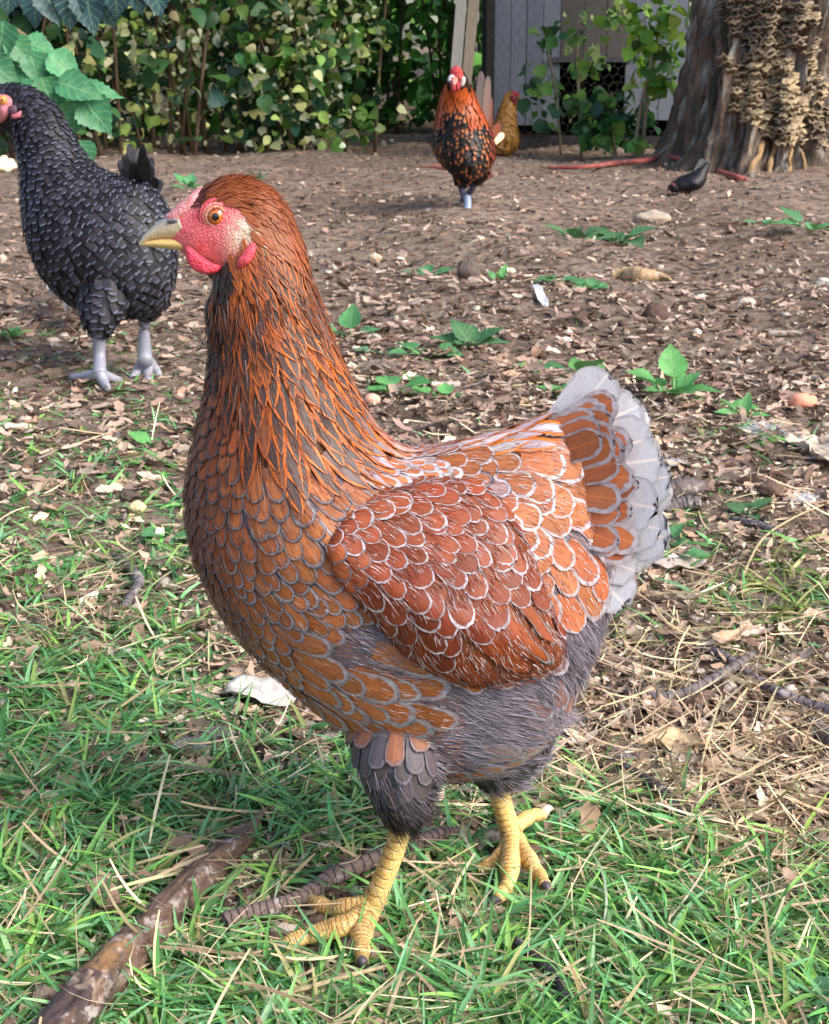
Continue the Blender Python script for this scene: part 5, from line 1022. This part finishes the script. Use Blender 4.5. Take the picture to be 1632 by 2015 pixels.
sapling('bright yellow green sapling leaning beside the big trunk', [(1265, 300), (1272, 210), (1290, 110), (1300, 10)], .010, [(1300, 50, 22, 36, 60), (1312, 130, 18, 32, 44), (1270, 90, 20, 30, 34), (1250, 30, 30, 18, 40)], .06, [C(124, 166, 50), C(96, 146, 46), C(156, 186, 70), C(70, 112, 46)], 7.6)
sapling('short bushy sapling with drooping green leaves at the foot of the coop', [(1215, 302), (1205, 260), (1200, 215), (1205, 180)], .008, [(1205, 215, 34, 26, 110), (1220, 258, 26, 22, 60), (1180, 245, 16, 20, 24)], .065, MD + DK[:2], 7.7)
sapling('forked bare stem sapling between the coop and the trunk', [(1248, 300), (1258, 230), (1276, 150), (1284, 100)], .009, [(1290, 170, 14, 20, 16), (1265, 275, 10, 12, 8)], .08, [C(120, 160, 60), C(90, 136, 60)], 7.5)
def wood():
    n = 9000; x = rng.uniform(-9, 9, n); y = 11.5 + 4 * rng.random(n); z = .05 + 3.9 * rng.random(n) ** 1.1; v, f, c = leafset(np.stack([x, y, z], 1), .16, [C(56, 112, 40), C(76, 136, 48), C(40, 84, 34), C(96, 154, 58)], .42)
    tag(mk('woodland', v, f, MAT['leaf'], None, {'col': c}, org=(0, 12, 0)), 'dark green woodland undergrowth closing the view behind the yard', 'woodland', kind='stuff')
    for i, (x, y) in enumerate(((-2.6, 12), (-.9, 13.2), (.55, 12.4), (2.6, 13), (-4.5, 13), (4.6, 12.2))):
        root = thing('woodland_tree', ('slim dark trunk in the wood behind the left shrubs', 'slim dark trunk in the shade left of the post', 'grey trunk glimpsed between post and coop', 'trunk hidden behind the coop', 'trunk beyond the far left shrub', 'trunk beyond the big tree')[i], 'tree', (x, y, 0), 'trees in the wood behind')
        a, b, t, an = tube([(x, y, -.05), (x + .05, y, 1.2), (x + random.uniform(-.2, .2), y, 3), (x + random.uniform(-.4, .4), y, 6)], [.12, .09, .08, .04], 10, 5, wob=.08); mk('trunk', a, b, MAT['bark'], root, {'col': np.tile(C(70, 60, 52), (len(a), 1))})
        P = A([x, y, 5.2]) + rng.normal(size=(900, 3)) * A([1.3, 1.0, 1.3]); v, f, c = leafset(P, .17, [C(50, 92, 36), C(64, 108, 42)], .42); mk('crown', v, f, MAT['leaf'], root, {'col': c})
wood()
# leafy bramble branch reaching in at the left, near the black hen
def lobed_leaf(c, d, n, L, W, bag, col):
    """broad pointed leaf with a midrib fold"""
    ts = list(np.linspace(0, 1, 17)); pr = lambda t: np.interp(t, [0, .08, .2, .38, .5, .6, .78, .92, 1], [.05, .66, .94, 1.0, .84, .72, .40, .13, .01]) * (1 - .09 * (np.arange(17) % 2))
    v, f, k = blades(A([c]), A([d]), A([n]), A([L]), A([W]), pr, ts, 7, -.35 * random.random() - .1, .3); v += rng.normal(size=v.shape) * L * .008; uu = np.tile(np.linspace(-1, 1, 7), 17); tt = np.repeat(A(ts), 7); bag.add(v, f, 0, col=JC(col, .12), fd=np.stack([uu, tt, 0 * uu], 1))
def make_branch():
    Y = 3.1; root = thing('bramble', 'bright green bramble branch with large soft leaves hanging behind the black hen', 'bramble', (V(-40, 240, Y).x, Y, 0))
    st = Bag(); lb = Bag(); gcol = [C(70, 140, 92), C(84, 154, 104), C(62, 128, 86)]
    for pts in ([(-90, 420), (-60, 200), (-20, 110), (60, 120), (120, 190), (160, 200)], [(-80, 380), (-30, 250), (30, 190), (90, 165), (140, 190)], [(-60, 200), (0, 60), (60, 80), (100, 110)]):
        p = [V(x, y, Y + .02) for x, y in pts]; 
        if pts[0][1] > 300: p[0].z = 0
        a, b, t, an = tube(p, [.006] * (len(p) - 1) + [.002], 6, 5); st.add(a, b, 0, col=C(128, 120, 84))
    st.build('stem', MAT['bark'], root)
    for x, y, ang, L, W in ((8, 40, 100, .085, .036), (20, 70, 60, .07, .03), (60, 100, 75, .07, .030), (45, 80, 20, .075, .03), (95, 105, 40, .085, .034), (95, 105, 100, .065, .03), (0, 130, 80, .07, .03), (30, 135, 40, .075, .032), (5, 160, 10, .08, .03), (40, 165, 30, .07, .03), (110, 160, 15, .10, .036), (150, 170, 10, .095, .022), (130, 190, 60, .075, .036), (165, 195, 50, .085, .040), (150, 198, 100, .07, .034), (80, 150, 70, .07, .03), (90, 180, 60, .075, .032), (-20, 60, 60, .08, .034), (-30, 110, 40, .085, .036), (150, 275, 70, .075, .032)):
        a = math.radians(ang); p = V(x, y, Y - .02 + random.uniform(-.03, .03)); d = Vector((math.cos(a), -.25 * random.random(), -math.sin(a))); lobed_leaf(p, d, (random.uniform(-.3, .3), -.75, .65), L, W, lb, random.choice(gcol))
    lb.build('foliage', MAT['bigleaf'], root)
    Y = 4.2; root = thing('grapevine', 'dark blue green vine leaves hanging down from the top left', 'vine', (V(150, -60, Y).x, Y, 0))
    st = Bag(); lb = Bag(); p = [V(-80, 430, Y), V(-110, 100, Y), V(-60, -90, Y), V(60, -70, Y), V(200, -50, Y), V(330, -40, Y)]; p[0].z = 0; a, b, t, an = tube(p, [.012, .012, .01, .008, .006, .004], 7, 5); st.add(a, b, 0, col=C(96, 84, 70)); st.build('stem', MAT['bark'], root)
    for x, y, ang, L, W in ((70, -20, 95, .10, .042), (85, -30, 70, .11, .045), (140, -25, 95, .11, .045), (165, -30, 80, .13, .05), (185, -20, 60, .11, .045), (230, -40, 95, .10, .045), (20, -30, 100, .08, .035), (300, -50, 80, .11, .045), (120, -60, 90, .12, .05), (250, -60, 70, .12, .05)):
        a = math.radians(ang); d = Vector((math.cos(a), -.1, -math.sin(a))); lobed_leaf(V(x, y, Y - .03 + random.uniform(-.04, .04)), d, (random.uniform(-.3, .3), -.85, .4), L, W, lb, C(46, 84, 92))
    lb.build('foliage', MAT['bigleaf'], root)
make_branch()
# ------------------------------------------------------------------ weeds
def weed(label, px, py, leaves, L, W, col, group='broadleaf weeds in the bare earth', name='weed', up=(8, 45), extra=0):
    c = G(px, py); root = thing(name, label, 'weed', c, group); B = Bag(); S = Bag()
    az0 = random.random() * 6
    for i in range(leaves):
        az = az0 + i * 2.4 + random.uniform(-.3, .3); el = math.radians(random.uniform(*up)); d = Vector((math.cos(az) * math.cos(el), math.sin(az) * math.cos(el), math.sin(el))); l = L * random.uniform(.4, 1.0); st = l * random.uniform(.25, .5)
        p = c + Vector((0, 0, .002)); q = p + d * st; a, b, t, an = tube([p, p + d * st * .5 + Vector((0, 0, .003)), q], [.0014, .0012, .0009], 5, 3); S.add(a, b, 0, col=mix(col, C(150, 170, 120), .5)); lobed_leaf(q - d * .002, (d + Vector((0, 0, -.15 * random.random()))).normalized(), (-d.x * .3 + random.uniform(-.35, .35), -d.y * .3 - .2, 1), l, W * l / L * random.uniform(.85, 1.15), B, JC(col, .2))
    S.build('stalk', MAT['leaf'], root); B.build('leaf', MAT['bigleaf'], root); return root
wg, wb, wd = C(98, 162, 90), C(86, 146, 92), C(74, 122, 76)
for lab, px, py, n, L, W, col, up in (
    ('large bright dock rosette growing to the right of the hen tail', 1325, 800, 11, .075, .028, wg, (10, 55)), ('broad dock leaves lying right of the bright rosette', 1420, 806, 3, .06, .022, wg, (5, 20)),
    ('single big rounded leaf standing up behind the hen neck', 690, 665, 3, .075, .038, wb, (25, 70)), ('wide dark green plant in front of the bare patch', 930, 700, 9, .075, .030, wd, (10, 50)), ('pale round leaved plant left of the wide dark one', 825, 712, 4, .07, .032, wb, (10, 40)),
    ('low leaves right of the wide dark plant', 1050, 742, 5, .06, .022, wb, (5, 25)), ('upright light green leaf pair above the hen back', 1140, 745, 4, .06, .030, wg, (20, 60)), ('low green leaves just right of the hen neck', 770, 792, 5, .06, .022, wg, (5, 25)), ('small green plant above the middle of the hen back', 880, 795, 5, .05, .018, wg, (5, 30)),
    ('low leafy patch just above the tail feathers', 1085, 785, 6, .04, .014, wg, (5, 30)), ('dusty leaves lying behind the neck', 740, 700, 5, .05, .018, C(104, 140, 110), (5, 20)), ('small leafy plant left of the far dock patch', 1130, 462, 8, .10, .030, wd, (10, 40)), ('dark green dock clump on the bare earth behind', 1220, 478, 11, .10, .034, wd, (10, 40)),
    ('tiny seedling clump under the rooster side', 840, 530, 7, .055, .020, wb, (10, 40)), ('small yellowish seedling on open soil', 980, 562, 6, .05, .015, wg, (20, 60)), ('flat seedling patch left of the wood chunk', 1095, 572, 8, .055, .018, wb, (5, 30)), ('flat seedling patch below the wood chunk', 1165, 580, 8, .055, .018, wb, (5, 30)),
    ('green weed at the far right edge', 1595, 478, 8, .09, .028, wb, (10, 40)), ('low weed left of the one at the right edge', 1500, 452, 6, .07, .02, wb, (10, 40)), ('small clover like weed at the left edge', 25, 695, 9, .035, .014, wg, (10, 50)), ('weed with two leaves touching the hen breast', 335, 1062, 4, .042, .016, wb, (5, 30)),
    ('sprig of fresh leaves at the foot of the big tree', 1350, 312, 7, .10, .036, wg, (15, 60)), ('leafy seedling behind the hen crown', 372, 368, 8, .09, .03, wb, (15, 60)), ('soft leaves under the tail at the right', 1308, 1070, 5, .035, .014, wb, (10, 45)), ('low leaves beside the tail tip', 1335, 1110, 4, .03, .012, wb, (5, 30)),
    ('dark round leaf plant by the bark near the tail', 1470, 1015, 4, .028, .012, wd, (10, 40)), ('pale clover leaf at the bottom right corner', 1590, 1985, 4, .026, .012, C(124, 176, 124), (20, 60)), ('thin tall seedling behind the hen crest', 510, 368, 6, .07, .018, C(96, 130, 100), (30, 80)), ('small green shoots by the orange peel', 1460, 830, 7, .04, .010, wg, (15, 60)), ('weed leaves left of the hen shoulder', 300, 870, 5, .04, .012, wg, (5, 35))):
    weed(lab, px, py, n, L, W, col, up=up)
# ------------------------------------------------------------------ sticks and odds and ends on the ground
def mat_twig():
    m, nt, b, out = newmat('twig_bark'); a = node(nt, 'ShaderNodeAttribute', attribute_name='col'); fd = node(nt, 'ShaderNodeSeparateXYZ', {0: node(nt, 'ShaderNodeAttribute', attribute_name='fd').outputs['Vector']}); tc = node(nt, 'ShaderNodeTexCoord').outputs['Object']
    n1 = NZ(nt, 260, 5, tc, .7); k = M(nt, 'FRACT', M(nt, 'ADD', fd.outputs[0], M(nt, 'MULTIPLY', NZ(nt, 90, 3, tc), 1.6))); rg = M(nt, 'MULTIPLY', MR(nt, M(nt, 'ABSOLUTE', M(nt, 'SUBTRACT', k, .5)), .34, .48), fd.outputs[2])
    c = MX(nt, MR(nt, n1, .35, .7), MX(nt, .4, a.outputs['Color'], (.02, .016, .016)), a.outputs['Color']); c = MX(nt, M(nt, 'MULTIPLY', MR(nt, NZ(nt, 75, 4, tc), .55, .68), .7), c, C(186, 176, 172)); c = MX(nt, M(nt, 'MULTIPLY', rg, .8), c, (.025, .02, .02))
    nt.links.new(c, b.inputs['Base Color']); b.inputs['Roughness'].default_value = .85; bp = node(nt, 'ShaderNodeBump', {'Strength': .9, 'Distance': .0015, 'Height': M(nt, 'SUBTRACT', n1, M(nt, 'MULTIPLY', rg, .6))}); nt.links.new(bp.outputs[0], b.inputs['Normal']); return m
MAT['twig'] = mat_twig()
def GZ(x, y, z):
    g = G(x, y); z = z + g.z; d = ray(x, y); t = (z - H) / d.z; return Vector((d.x * t, d.y * t, z))
def stick(name, label, pts, rad, col, group=None, rings=0, z=1.0, wob=.10, branch=None, sub=6):
    """pts photo pixels along the ground; rad metres at each"""
    P = []
    for (x, y), r in zip(pts, rad): P.append(GZ(x, y, r * .75 * z + .001 + (.004 if y > 1450 else 0)))
    B = Bag(); Lg = sum((P[i + 1] - P[i]).length for i in range(len(P) - 1)); a, b, t, an = tube(P, rad, 12, max(sub, 14), wob=wob); B.add(a, b, 0, col=col, fd=np.stack([t * Lg * rings, an, np.full(len(t), 1. if rings else 0.)], 1))
    for bp, br in branch or ():
        Q = []
        for (x, y), r in zip(bp, br): g = G(x, y); g.z += r * .8 + .002; Q.append(g)
        a, b, t, an = tube(Q, br, 10, 8, wob=wob); B.add(a, b, 0, col=col, fd=np.stack([t * .05 * rings, an, np.full(len(t), 1. if rings else 0.)], 1))
    c = P[len(P) // 2]; o = B.build(name, MAT['twig'], None, org=c); tag(o, label, name.replace('_', ' '), group); return o
def make_log():
    pts = [(-60, 2210), (60, 2092), (140, 2002), (212, 1918), (285, 1844), (352, 1772), (420, 1703), (486, 1645)]; rad = [.0142, .0140, .0136, .0130, .0120, .0110, .0100, .0078]
    P = []
    for (x, y), r in zip(pts, rad): P.append(GZ(x, y, r * .8))
    root = thing('branch', 'thick brown broken branch with peeling bark lying in the grass at the bottom left', 'branch', P[3]); Pc = catmull([list(p) for p in P], 22); R = catmull(rad, 22)[:, 0]; T = nrm(np.gradient(Pc, axis=0)); S = nrm(np.cross(T, [0, 0, 1.])); U = np.cross(S, T); th = np.linspace(0, 2 * PI, 44, endpoint=False); vs, cs, fd = [], [], []
    for i in range(len(Pc)):
        for a in th:
            g = noise.noise(Vector((math.cos(a) * 2.6, math.sin(a) * 2.6, i * .09))); g2 = noise.noise(Vector((math.cos(a) * 9, math.sin(a) * 9, i * .22))); k = R[i] * (1 + .10 * g + .07 * g2 - .22 * max(0, .16 - abs(noise.noise(Vector((math.cos(a) * 1.5 + 4, math.sin(a) * 1.5, i * .03))))) / .16)
            vs.append(Pc[i] + S[i] * math.cos(a) * k + U[i] * math.sin(a) * k); c = mix(C(124, 96, 80), C(84, 62, 52), min(1, max(0, .5 + g2 * 1.2))); c = mix(c, C(150, 126, 112), max(0, g) * .8)
            if i < 60 and g + .3 * math.sin(a) > .15: c = mix(c, C(62, 52, 60), .7)
            if 58 < i < 76 and math.sin(a) > .1 and math.cos(a) < .55 and g2 > -.25: c = mix(c, C(158, 120, 78), .8)
            if 48 < i < 58 and math.sin(a) > .3 and g2 > -.1: c = mix(c, C(176, 150, 130), .8)
            cs.append(c); fd.append((i * .1, a, 0))
    mk('bark', vs, gridf(len(Pc), 44, True), MAT['twig'], root, {'col': A(cs), 'fd': A(fd)})
    g = G(497, 1645); g.z = .008; a, b, t, an = tube([P[-1], P[-1] * .4 + G(520, 1612, .008) * .6, G(534, 1600, .006)], [.0055, .003, .0008], 8, 6, wob=.2); mk('splinter', a, b, MAT['twig'], root, {'col': np.tile(C(140, 110, 92), (len(a), 1)), 'fd': np.zeros((len(a), 3))})
make_log()
sg = 'twigs lying on the ground'
stick('twig', 'grey ringed twig passing behind the near foot of the hen', [(440, 1816), (500, 1795), (560, 1778), (610, 1755), (660, 1722), (740, 1690), (800, 1668), (865, 1642), (905, 1632)], [.0058, .0052, .0050, .0050, .0058, .0054, .0050, .0046, .002], C(126, 106, 102), sg, 190)
stick('twig', 'dark curved knobbly twig in the grass below the far foot', [(1012, 1852), (1040, 1872), (1070, 1900), (1098, 1925), (1108, 1960), (1104, 2010)], [.0030, .0036, .0040, .0042, .0042, .003], C(74, 66, 72), sg, 260, branch=[([(1098, 1925), (1150, 1930), (1210, 1932)], [.0022, .0018, .0008])])
stick('twig', 'long grey twig crossing another one at the right edge', [(1368, 1272), (1420, 1288), (1452, 1310), (1490, 1338), (1540, 1368), (1590, 1388), (1660, 1408)], [.0034, .004, .0042, .0044, .0052, .0054, .005], C(120, 112, 120), sg, 120)
stick('twig', 'slanting lichen grey twig lying over the long one at the right', [(1232, 1362), (1290, 1370), (1345, 1364), (1395, 1340), (1440, 1316), (1480, 1288)], [.0030, .0036, .004, .0042, .0044, .0034], C(124, 114, 116), sg, 120, z=1.6)
stick('twig', 'short dark charred twig right of the far leg', [(1208, 1500), (1250, 1522), (1290, 1548), (1320, 1572), (1342, 1600)], [.0028, .004, .0042, .0036, .002], C(70, 62, 66), sg, 150)
stick('twig', 'stubby brown twig end pointing at the hen rump', [(1196, 1352), (1212, 1376), (1228, 1402)], [.0034, .0040, .0044], C(134, 108, 94), sg, 60)
stick('twig', 'bent grey twig on the straw left of the hen breast', [(222, 1092), (250, 1110), (272, 1138), (268, 1160), (250, 1186), (240, 1205)], [.0030, .0050, .0056, .0052, .0046, .002], C(124, 116, 118), sg, 90)
stick('twig', 'long thin brown twig lying flat at the left edge', [(-40, 1190), (60, 1178), (160, 1168), (262, 1164)], [.003, .003, .003, .002], C(120, 100, 88), sg)
stick('twig', 'pale stick at the right edge of the bare earth', [(1512, 656), (1560, 656), (1600, 662), (1660, 670)], [.006, .006, .007, .007], C(186, 168, 156), sg)
stick('twig', 'thin dark stick below the pale one at the right edge', [(1530, 728), (1580, 722), (1640, 712)], [.003, .004, .004], C(92, 66, 56), sg)
stick('twig', 'pale forked stick on the soil above the tail', [(1390, 672), (1440, 676), (1490, 690), (1518, 694)], [.004, .006, .005, .002], C(170, 146, 124), sg, branch=[([(1440, 676), (1480, 672), (1500, 676)], [.004, .003, .001])])
stick('twig', 'pale flat stick above the hen back', [(830, 757), (868, 758), (905, 757)], [.005, .006, .004], C(196, 184, 170), sg)
stick('twig', 'thin bare stick leaning in the straw right of the tail', [(1350, 918), (1400, 912), (1462, 905)], [.003, .003, .002], C(96, 84, 84), sg)
stick('twig', 'grey twig in front of the bark chunk at the right', [(1440, 1022), (1490, 1032), (1530, 1046), (1570, 1060)], [.0034, .0044, .004, .003], C(116, 108, 114), sg, 100)
stick('twig', 'thin brown twig lying in the mulch behind the hen', [(700, 640), (760, 628), (830, 618)], [.003, .003, .002], C(110, 84, 70), sg)
stick('twig', 'knotted grey twig stub cut by the right edge', [(1600, 1420), (1620, 1445), (1655, 1470)], [.006, .007, .007], C(124, 108, 100), sg, 80)
stick('straw_stalk', 'long pale straw stalk crossing the grass at the bottom centre', [(520, 1962), (600, 1945), (680, 1922), (765, 1900)], [.0012, .0014, .0014, .001], C(206, 184, 144), None, z=4)
stick('straw_stalk', 'tall bent straw stalk standing in the tuft at the right', [(1462, 1132), (1500, 1062), (1560, 1020), (1640, 985)], [.0012, .0014, .0012, .001], C(200, 180, 140), None, z=8)
stick('bark_chunk', 'ridged grey piece of bark lying beside the tail tip', [(1306, 968), (1340, 962), (1378, 958)], [.010, .012, .009], C(120, 108, 106), None, 0, wob=.25)
stick('bark_chunk', 'second ridged strip of bark just below the first', [(1304, 1000), (1345, 992), (1380, 990)], [.008, .009, .007], C(128, 116, 114), None, 0, wob=.25)
stick('wood_chunk', 'flat tan split piece of wood on the bare earth behind', [(1203, 540), (1230, 541), (1262, 542), (1300, 546), (1320, 549)], [.012, .018, .018, .012, .003], C(196, 164, 122), None, 0, wob=.18, z=.6)
stick('cord', 'faded red cord half buried in the soil by the big tree', [(1080, 330), (1150, 328), (1205, 322), (1265, 316), (1300, 309), (1330, 311), (1350, 318), (1385, 330), (1440, 346), (1470, 352)], [.009, .009, .012, .012, .012, .013, .010, .013, .014, .006], C(168, 84, 74), None, 0, wob=.05)
stick('cord', 'short faded red strip on the soil left of the rooster', [(832, 331), (860, 330), (892, 331)], [.010, .014, .010], C(206, 120, 104), None, 0, wob=.1)
def lump(name, label, cat, px, py, r, sc, col, m='stone', sink=.2, rough=.3, fr=60, group=None):
    c = G(px, py); a, b = sphere((0, 0, 0), 1, 22, 16); d = A([1 + rough * noise.noise(Vector(p) * 1.7 + Vector((px, py, 0))) + rough * .4 * noise.noise(Vector(p) * 5) for p in a]); v = a * d[:, None] * A(sc) * r; v[:, 2] += r * sc[2] * (1 - sink); v = v + A(c)
    o = mk(name, v, b, MAT[m], None, {'col': np.tile(col, (len(v), 1))}, org=c); tag(o, label, cat, group); return o
rk = 'stones and clods on the soil'
lump('stone', 'cream coloured stone in the grass left of the hen breast', 'stone', 271, 1018, .0085, (1.15, .8, .85), C(232, 206, 160), rough=.22)
lump('soil_clod', 'dark clod with a white fleck touching the cream stone', 'soil clod', 252, 985, .010, (1, .8, .8), C(92, 78, 74), group=rk)
lump('stone', 'pale flat stone on the soil below the pecking black hen', 'stone', 1282, 432, .045, (1.25, .8, .55), C(176, 160, 144), group=rk)
lump('soil_clod', 'dark grey clod standing on open soil behind the hen neck', 'soil clod', 922, 545, .030, (.9, .7, .9), C(104, 92, 86), group=rk)
lump('soil_clod', 'brown clod right of the white feather on open soil', 'soil clod', 1290, 628, .024, (1, .8, .8), C(96, 76, 68), group=rk)
lump('stone', 'small white stone above the middle of the bare patch', 'stone', 1112, 676, .010, (1.2, .8, .7), C(226, 216, 206), group=rk)
lump('stone', 'small whitish stone right of the bare patch', 'stone', 1470, 596, .014, (1.3, .8, .7), C(196, 180, 168), group=rk)
lump('stone', 'pale pebble near the right edge of the bare earth', 'stone', 1622, 552, .014, (1.2, .8, .7), C(216, 206, 196), group=rk)
lump('stone', 'pale pebble on the soil near the neck of the hen', 'stone', 738, 500, .016, (1.1, .8, .9), C(206, 180, 156), group=rk)
lump('clod', 'brown round clod behind the white fluff at the right', 'soil clod', 1518, 985, .014, (1.1, .8, .7), C(108, 88, 76), group=rk)
def fluff(name, label, px, py, r, n, col, up=.5, L=.012):
    n = int(n * 2.2); c = G(px, py); D = rdir(n, -20, 50); v, f, k = blades(A([c]) + rng.normal(size=(n, 3)) * A([r, r * .7, r * .2]) + A([0, 0, r * .3]), D, rng.normal(size=(n, 3)), L * .8 * (.3 + .9 * rng.random(n)), .0003, p_strand, [0, .4, .8, 1], 2, rng.normal(size=n)); o = mk(name, v, f, MAT['strand'], None, {'col': np.repeat(colvar([col], n, .12, .02), k, 0)}, org=c); tag(o, label, 'feather', 'loose down feathers on the ground'); return o
fluff('down_feather', 'grey tuft of down in the grass below the hen breast', 378, 1482, .006, 420, C(170, 160, 168)); fluff('down_feather', 'paler grey wisp of down right of the grey tuft', 425, 1455, .006, 260, C(150, 140, 142)); fluff('down_feather', 'bright white fluff on the litter right of the tail', 1575, 992, .008, 400, C(232, 232, 238)); fluff('down_feather', 'white fluff in the grass tuft right of the dock', 1500, 862, .012, 320, C(226, 230, 236), L=.018); fluff('down_feather', 'white fluff touching the tail tip', 1322, 918, .008, 260, C(228, 228, 236)); fluff('down_feather', 'small white fluff above the charred twig', 1255, 1490, .008, 220, C(206, 200, 206)); fluff('down_feather', 'small white wisp in the straw right of the feet', 1395, 1615, .006, 200, C(226, 222, 222)); fluff('down_feather', 'grey wisp of down left of the branch', 120, 1830, .007, 220, C(178, 168, 168)); fluff('down_feather', 'grey dusty wisp behind the hen neck', 745, 745, .016, 260, C(150, 138, 130), L=.02)
def flatleaf(name, label, cat, outline, col, z=.004, th=.0012, curl=.006, group=None, m='dry'):
    o = A(outline, float); c = o.mean(0); P = A([G(x, y, 0) for x, y in o]); pc = P.mean(0); B = Bag(); n = 7; seg = 40; oo = catmull(np.concatenate([P, P[:1]]), 8)[:-1]; vs = []
    for lay in (1, -1):
        for i in range(n):
            r = i / (n - 1) if lay == 1 else 1 - i / (n - 1)
            for p in oo: q = pc + (p - pc) * max(r, .02); vs.append((q[0], q[1], z + gz(q[0], q[1]) + lay * th * .5 * (1 if r < .99 else .3) + curl * r * r * (.6 + noise.noise(Vector((q[0] * 60, q[1] * 60, 2)))) + .0012 * noise.noise(Vector((q[0] * 240, q[1] * 240, 1)))))
    v = A(vs, float); f = gridf(2 * n, len(oo), True); cc = A([JC(mix(col, tuple(k * .55 for k in col), max(0, noise.noise(Vector((p[0] * 120, p[1] * 120, 0))) * 1.2)), .05) for p in v]); ob = mk(name, v, f, MAT[m], None, {'col': cc}, org=pc); tag(ob, label, cat, group); return ob
dl = 'dead leaves on the ground'
flatleaf('dead_leaf', 'whitish curled dead leaf with a dark hole below the hen breast', 'leaf', [(444, 1380), (462, 1362), (500, 1352), (545, 1364), (585, 1382), (580, 1400), (540, 1408), (500, 1402), (460, 1402)], C(214, 206, 196), .008, curl=.006, group=dl)
flatleaf('dead_leaf', 'tan dried leaf with curled tip on the litter at the right', 'leaf', [(1250, 1482), (1300, 1478), (1332, 1466), (1352, 1470), (1395, 1490), (1375, 1500), (1330, 1504), (1300, 1500)], C(204, 178, 142), .005, curl=.012, group=dl)
flatleaf('dead_leaf', 'lobed brown oak like leaf left of the crossing twigs', 'leaf', [(1250, 1398), (1275, 1380), (1300, 1394), (1330, 1400), (1342, 1418), (1310, 1416), (1290, 1426), (1268, 1414)], C(172, 146, 128), .004, curl=.008, group=dl)
flatleaf('dead_leaf', 'tan leaf lying across the long twig at the right', 'leaf', [(1395, 1296), (1440, 1288), (1478, 1270), (1452, 1300), (1430, 1310), (1408, 1308)], C(190, 158, 132), .010, curl=.008, group=dl)
flatleaf('dead_leaf', 'pale curled leaf at the right edge above the fluff', 'leaf', [(1540, 892), (1580, 886), (1632, 890), (1640, 930), (1600, 925), (1585, 905)], C(206, 190, 170), .006, curl=.016, group=dl)
flatleaf('dead_leaf', 'greyish flat leaf under the tail at the right', 'leaf', [(1282, 1128), (1330, 1118), (1380, 1116), (1388, 1126), (1340, 1136), (1292, 1140)], C(180, 168, 158), .006, group=dl)
flatleaf('dead_leaf', 'crumpled brown leaf lying above the thick branch', 'leaf', [(172, 1780), (205, 1770), (238, 1790), (230, 1820), (198, 1830), (176, 1810)], C(150, 124, 108), .006, curl=.014, group=dl)
flatleaf('dead_leaf', 'pale crescent leaf under the grey twig by the feet', 'leaf', [(880, 1838), (912, 1822), (945, 1818), (935, 1836), (905, 1846)], C(176, 150, 130), .004, group=dl)
flatleaf('white_feather', 'large dirty white feather lying behind the black hen', 'feather', [(92, 612), (108, 588), (122, 592), (134, 620), (160, 640), (192, 664), (180, 676), (150, 668), (118, 645)], C(214, 208, 204), .03, .003, .05, m='strand')
flatleaf('white_feather', 'small white feather lying on the open soil', 'feather', [(1045, 594), (1058, 598), (1078, 616), (1074, 622), (1056, 612)], C(216, 216, 220), .008, group='loose feathers on the soil', m='strand')
flatleaf('bread_crust', 'pale straw coloured flat scrap at the left on the grass', 'scrap', [(6, 852), (50, 846), (96, 850), (70, 858), (20, 862)], C(226, 208, 180), .006)
lump('fruit_piece', 'salmon coloured fruit scrap with white flesh at the right', 'fruit', 1580, 802, .016, (1.25, .7, .8), C(240, 160, 132), m='plain', rough=.2)
lump('fruit_piece', 'pink rounded fruit scrap showing behind the hen neck', 'fruit', 733, 806, .011, (1.1, .8, .8), C(240, 178, 156), m='plain', rough=.15)
lump('blossom', 'cream white crumpled scrap at the far left edge', 'scrap', 8, 335, .045, (1.2, .8, .8), C(236, 222, 190), m='plain', rough=.5)
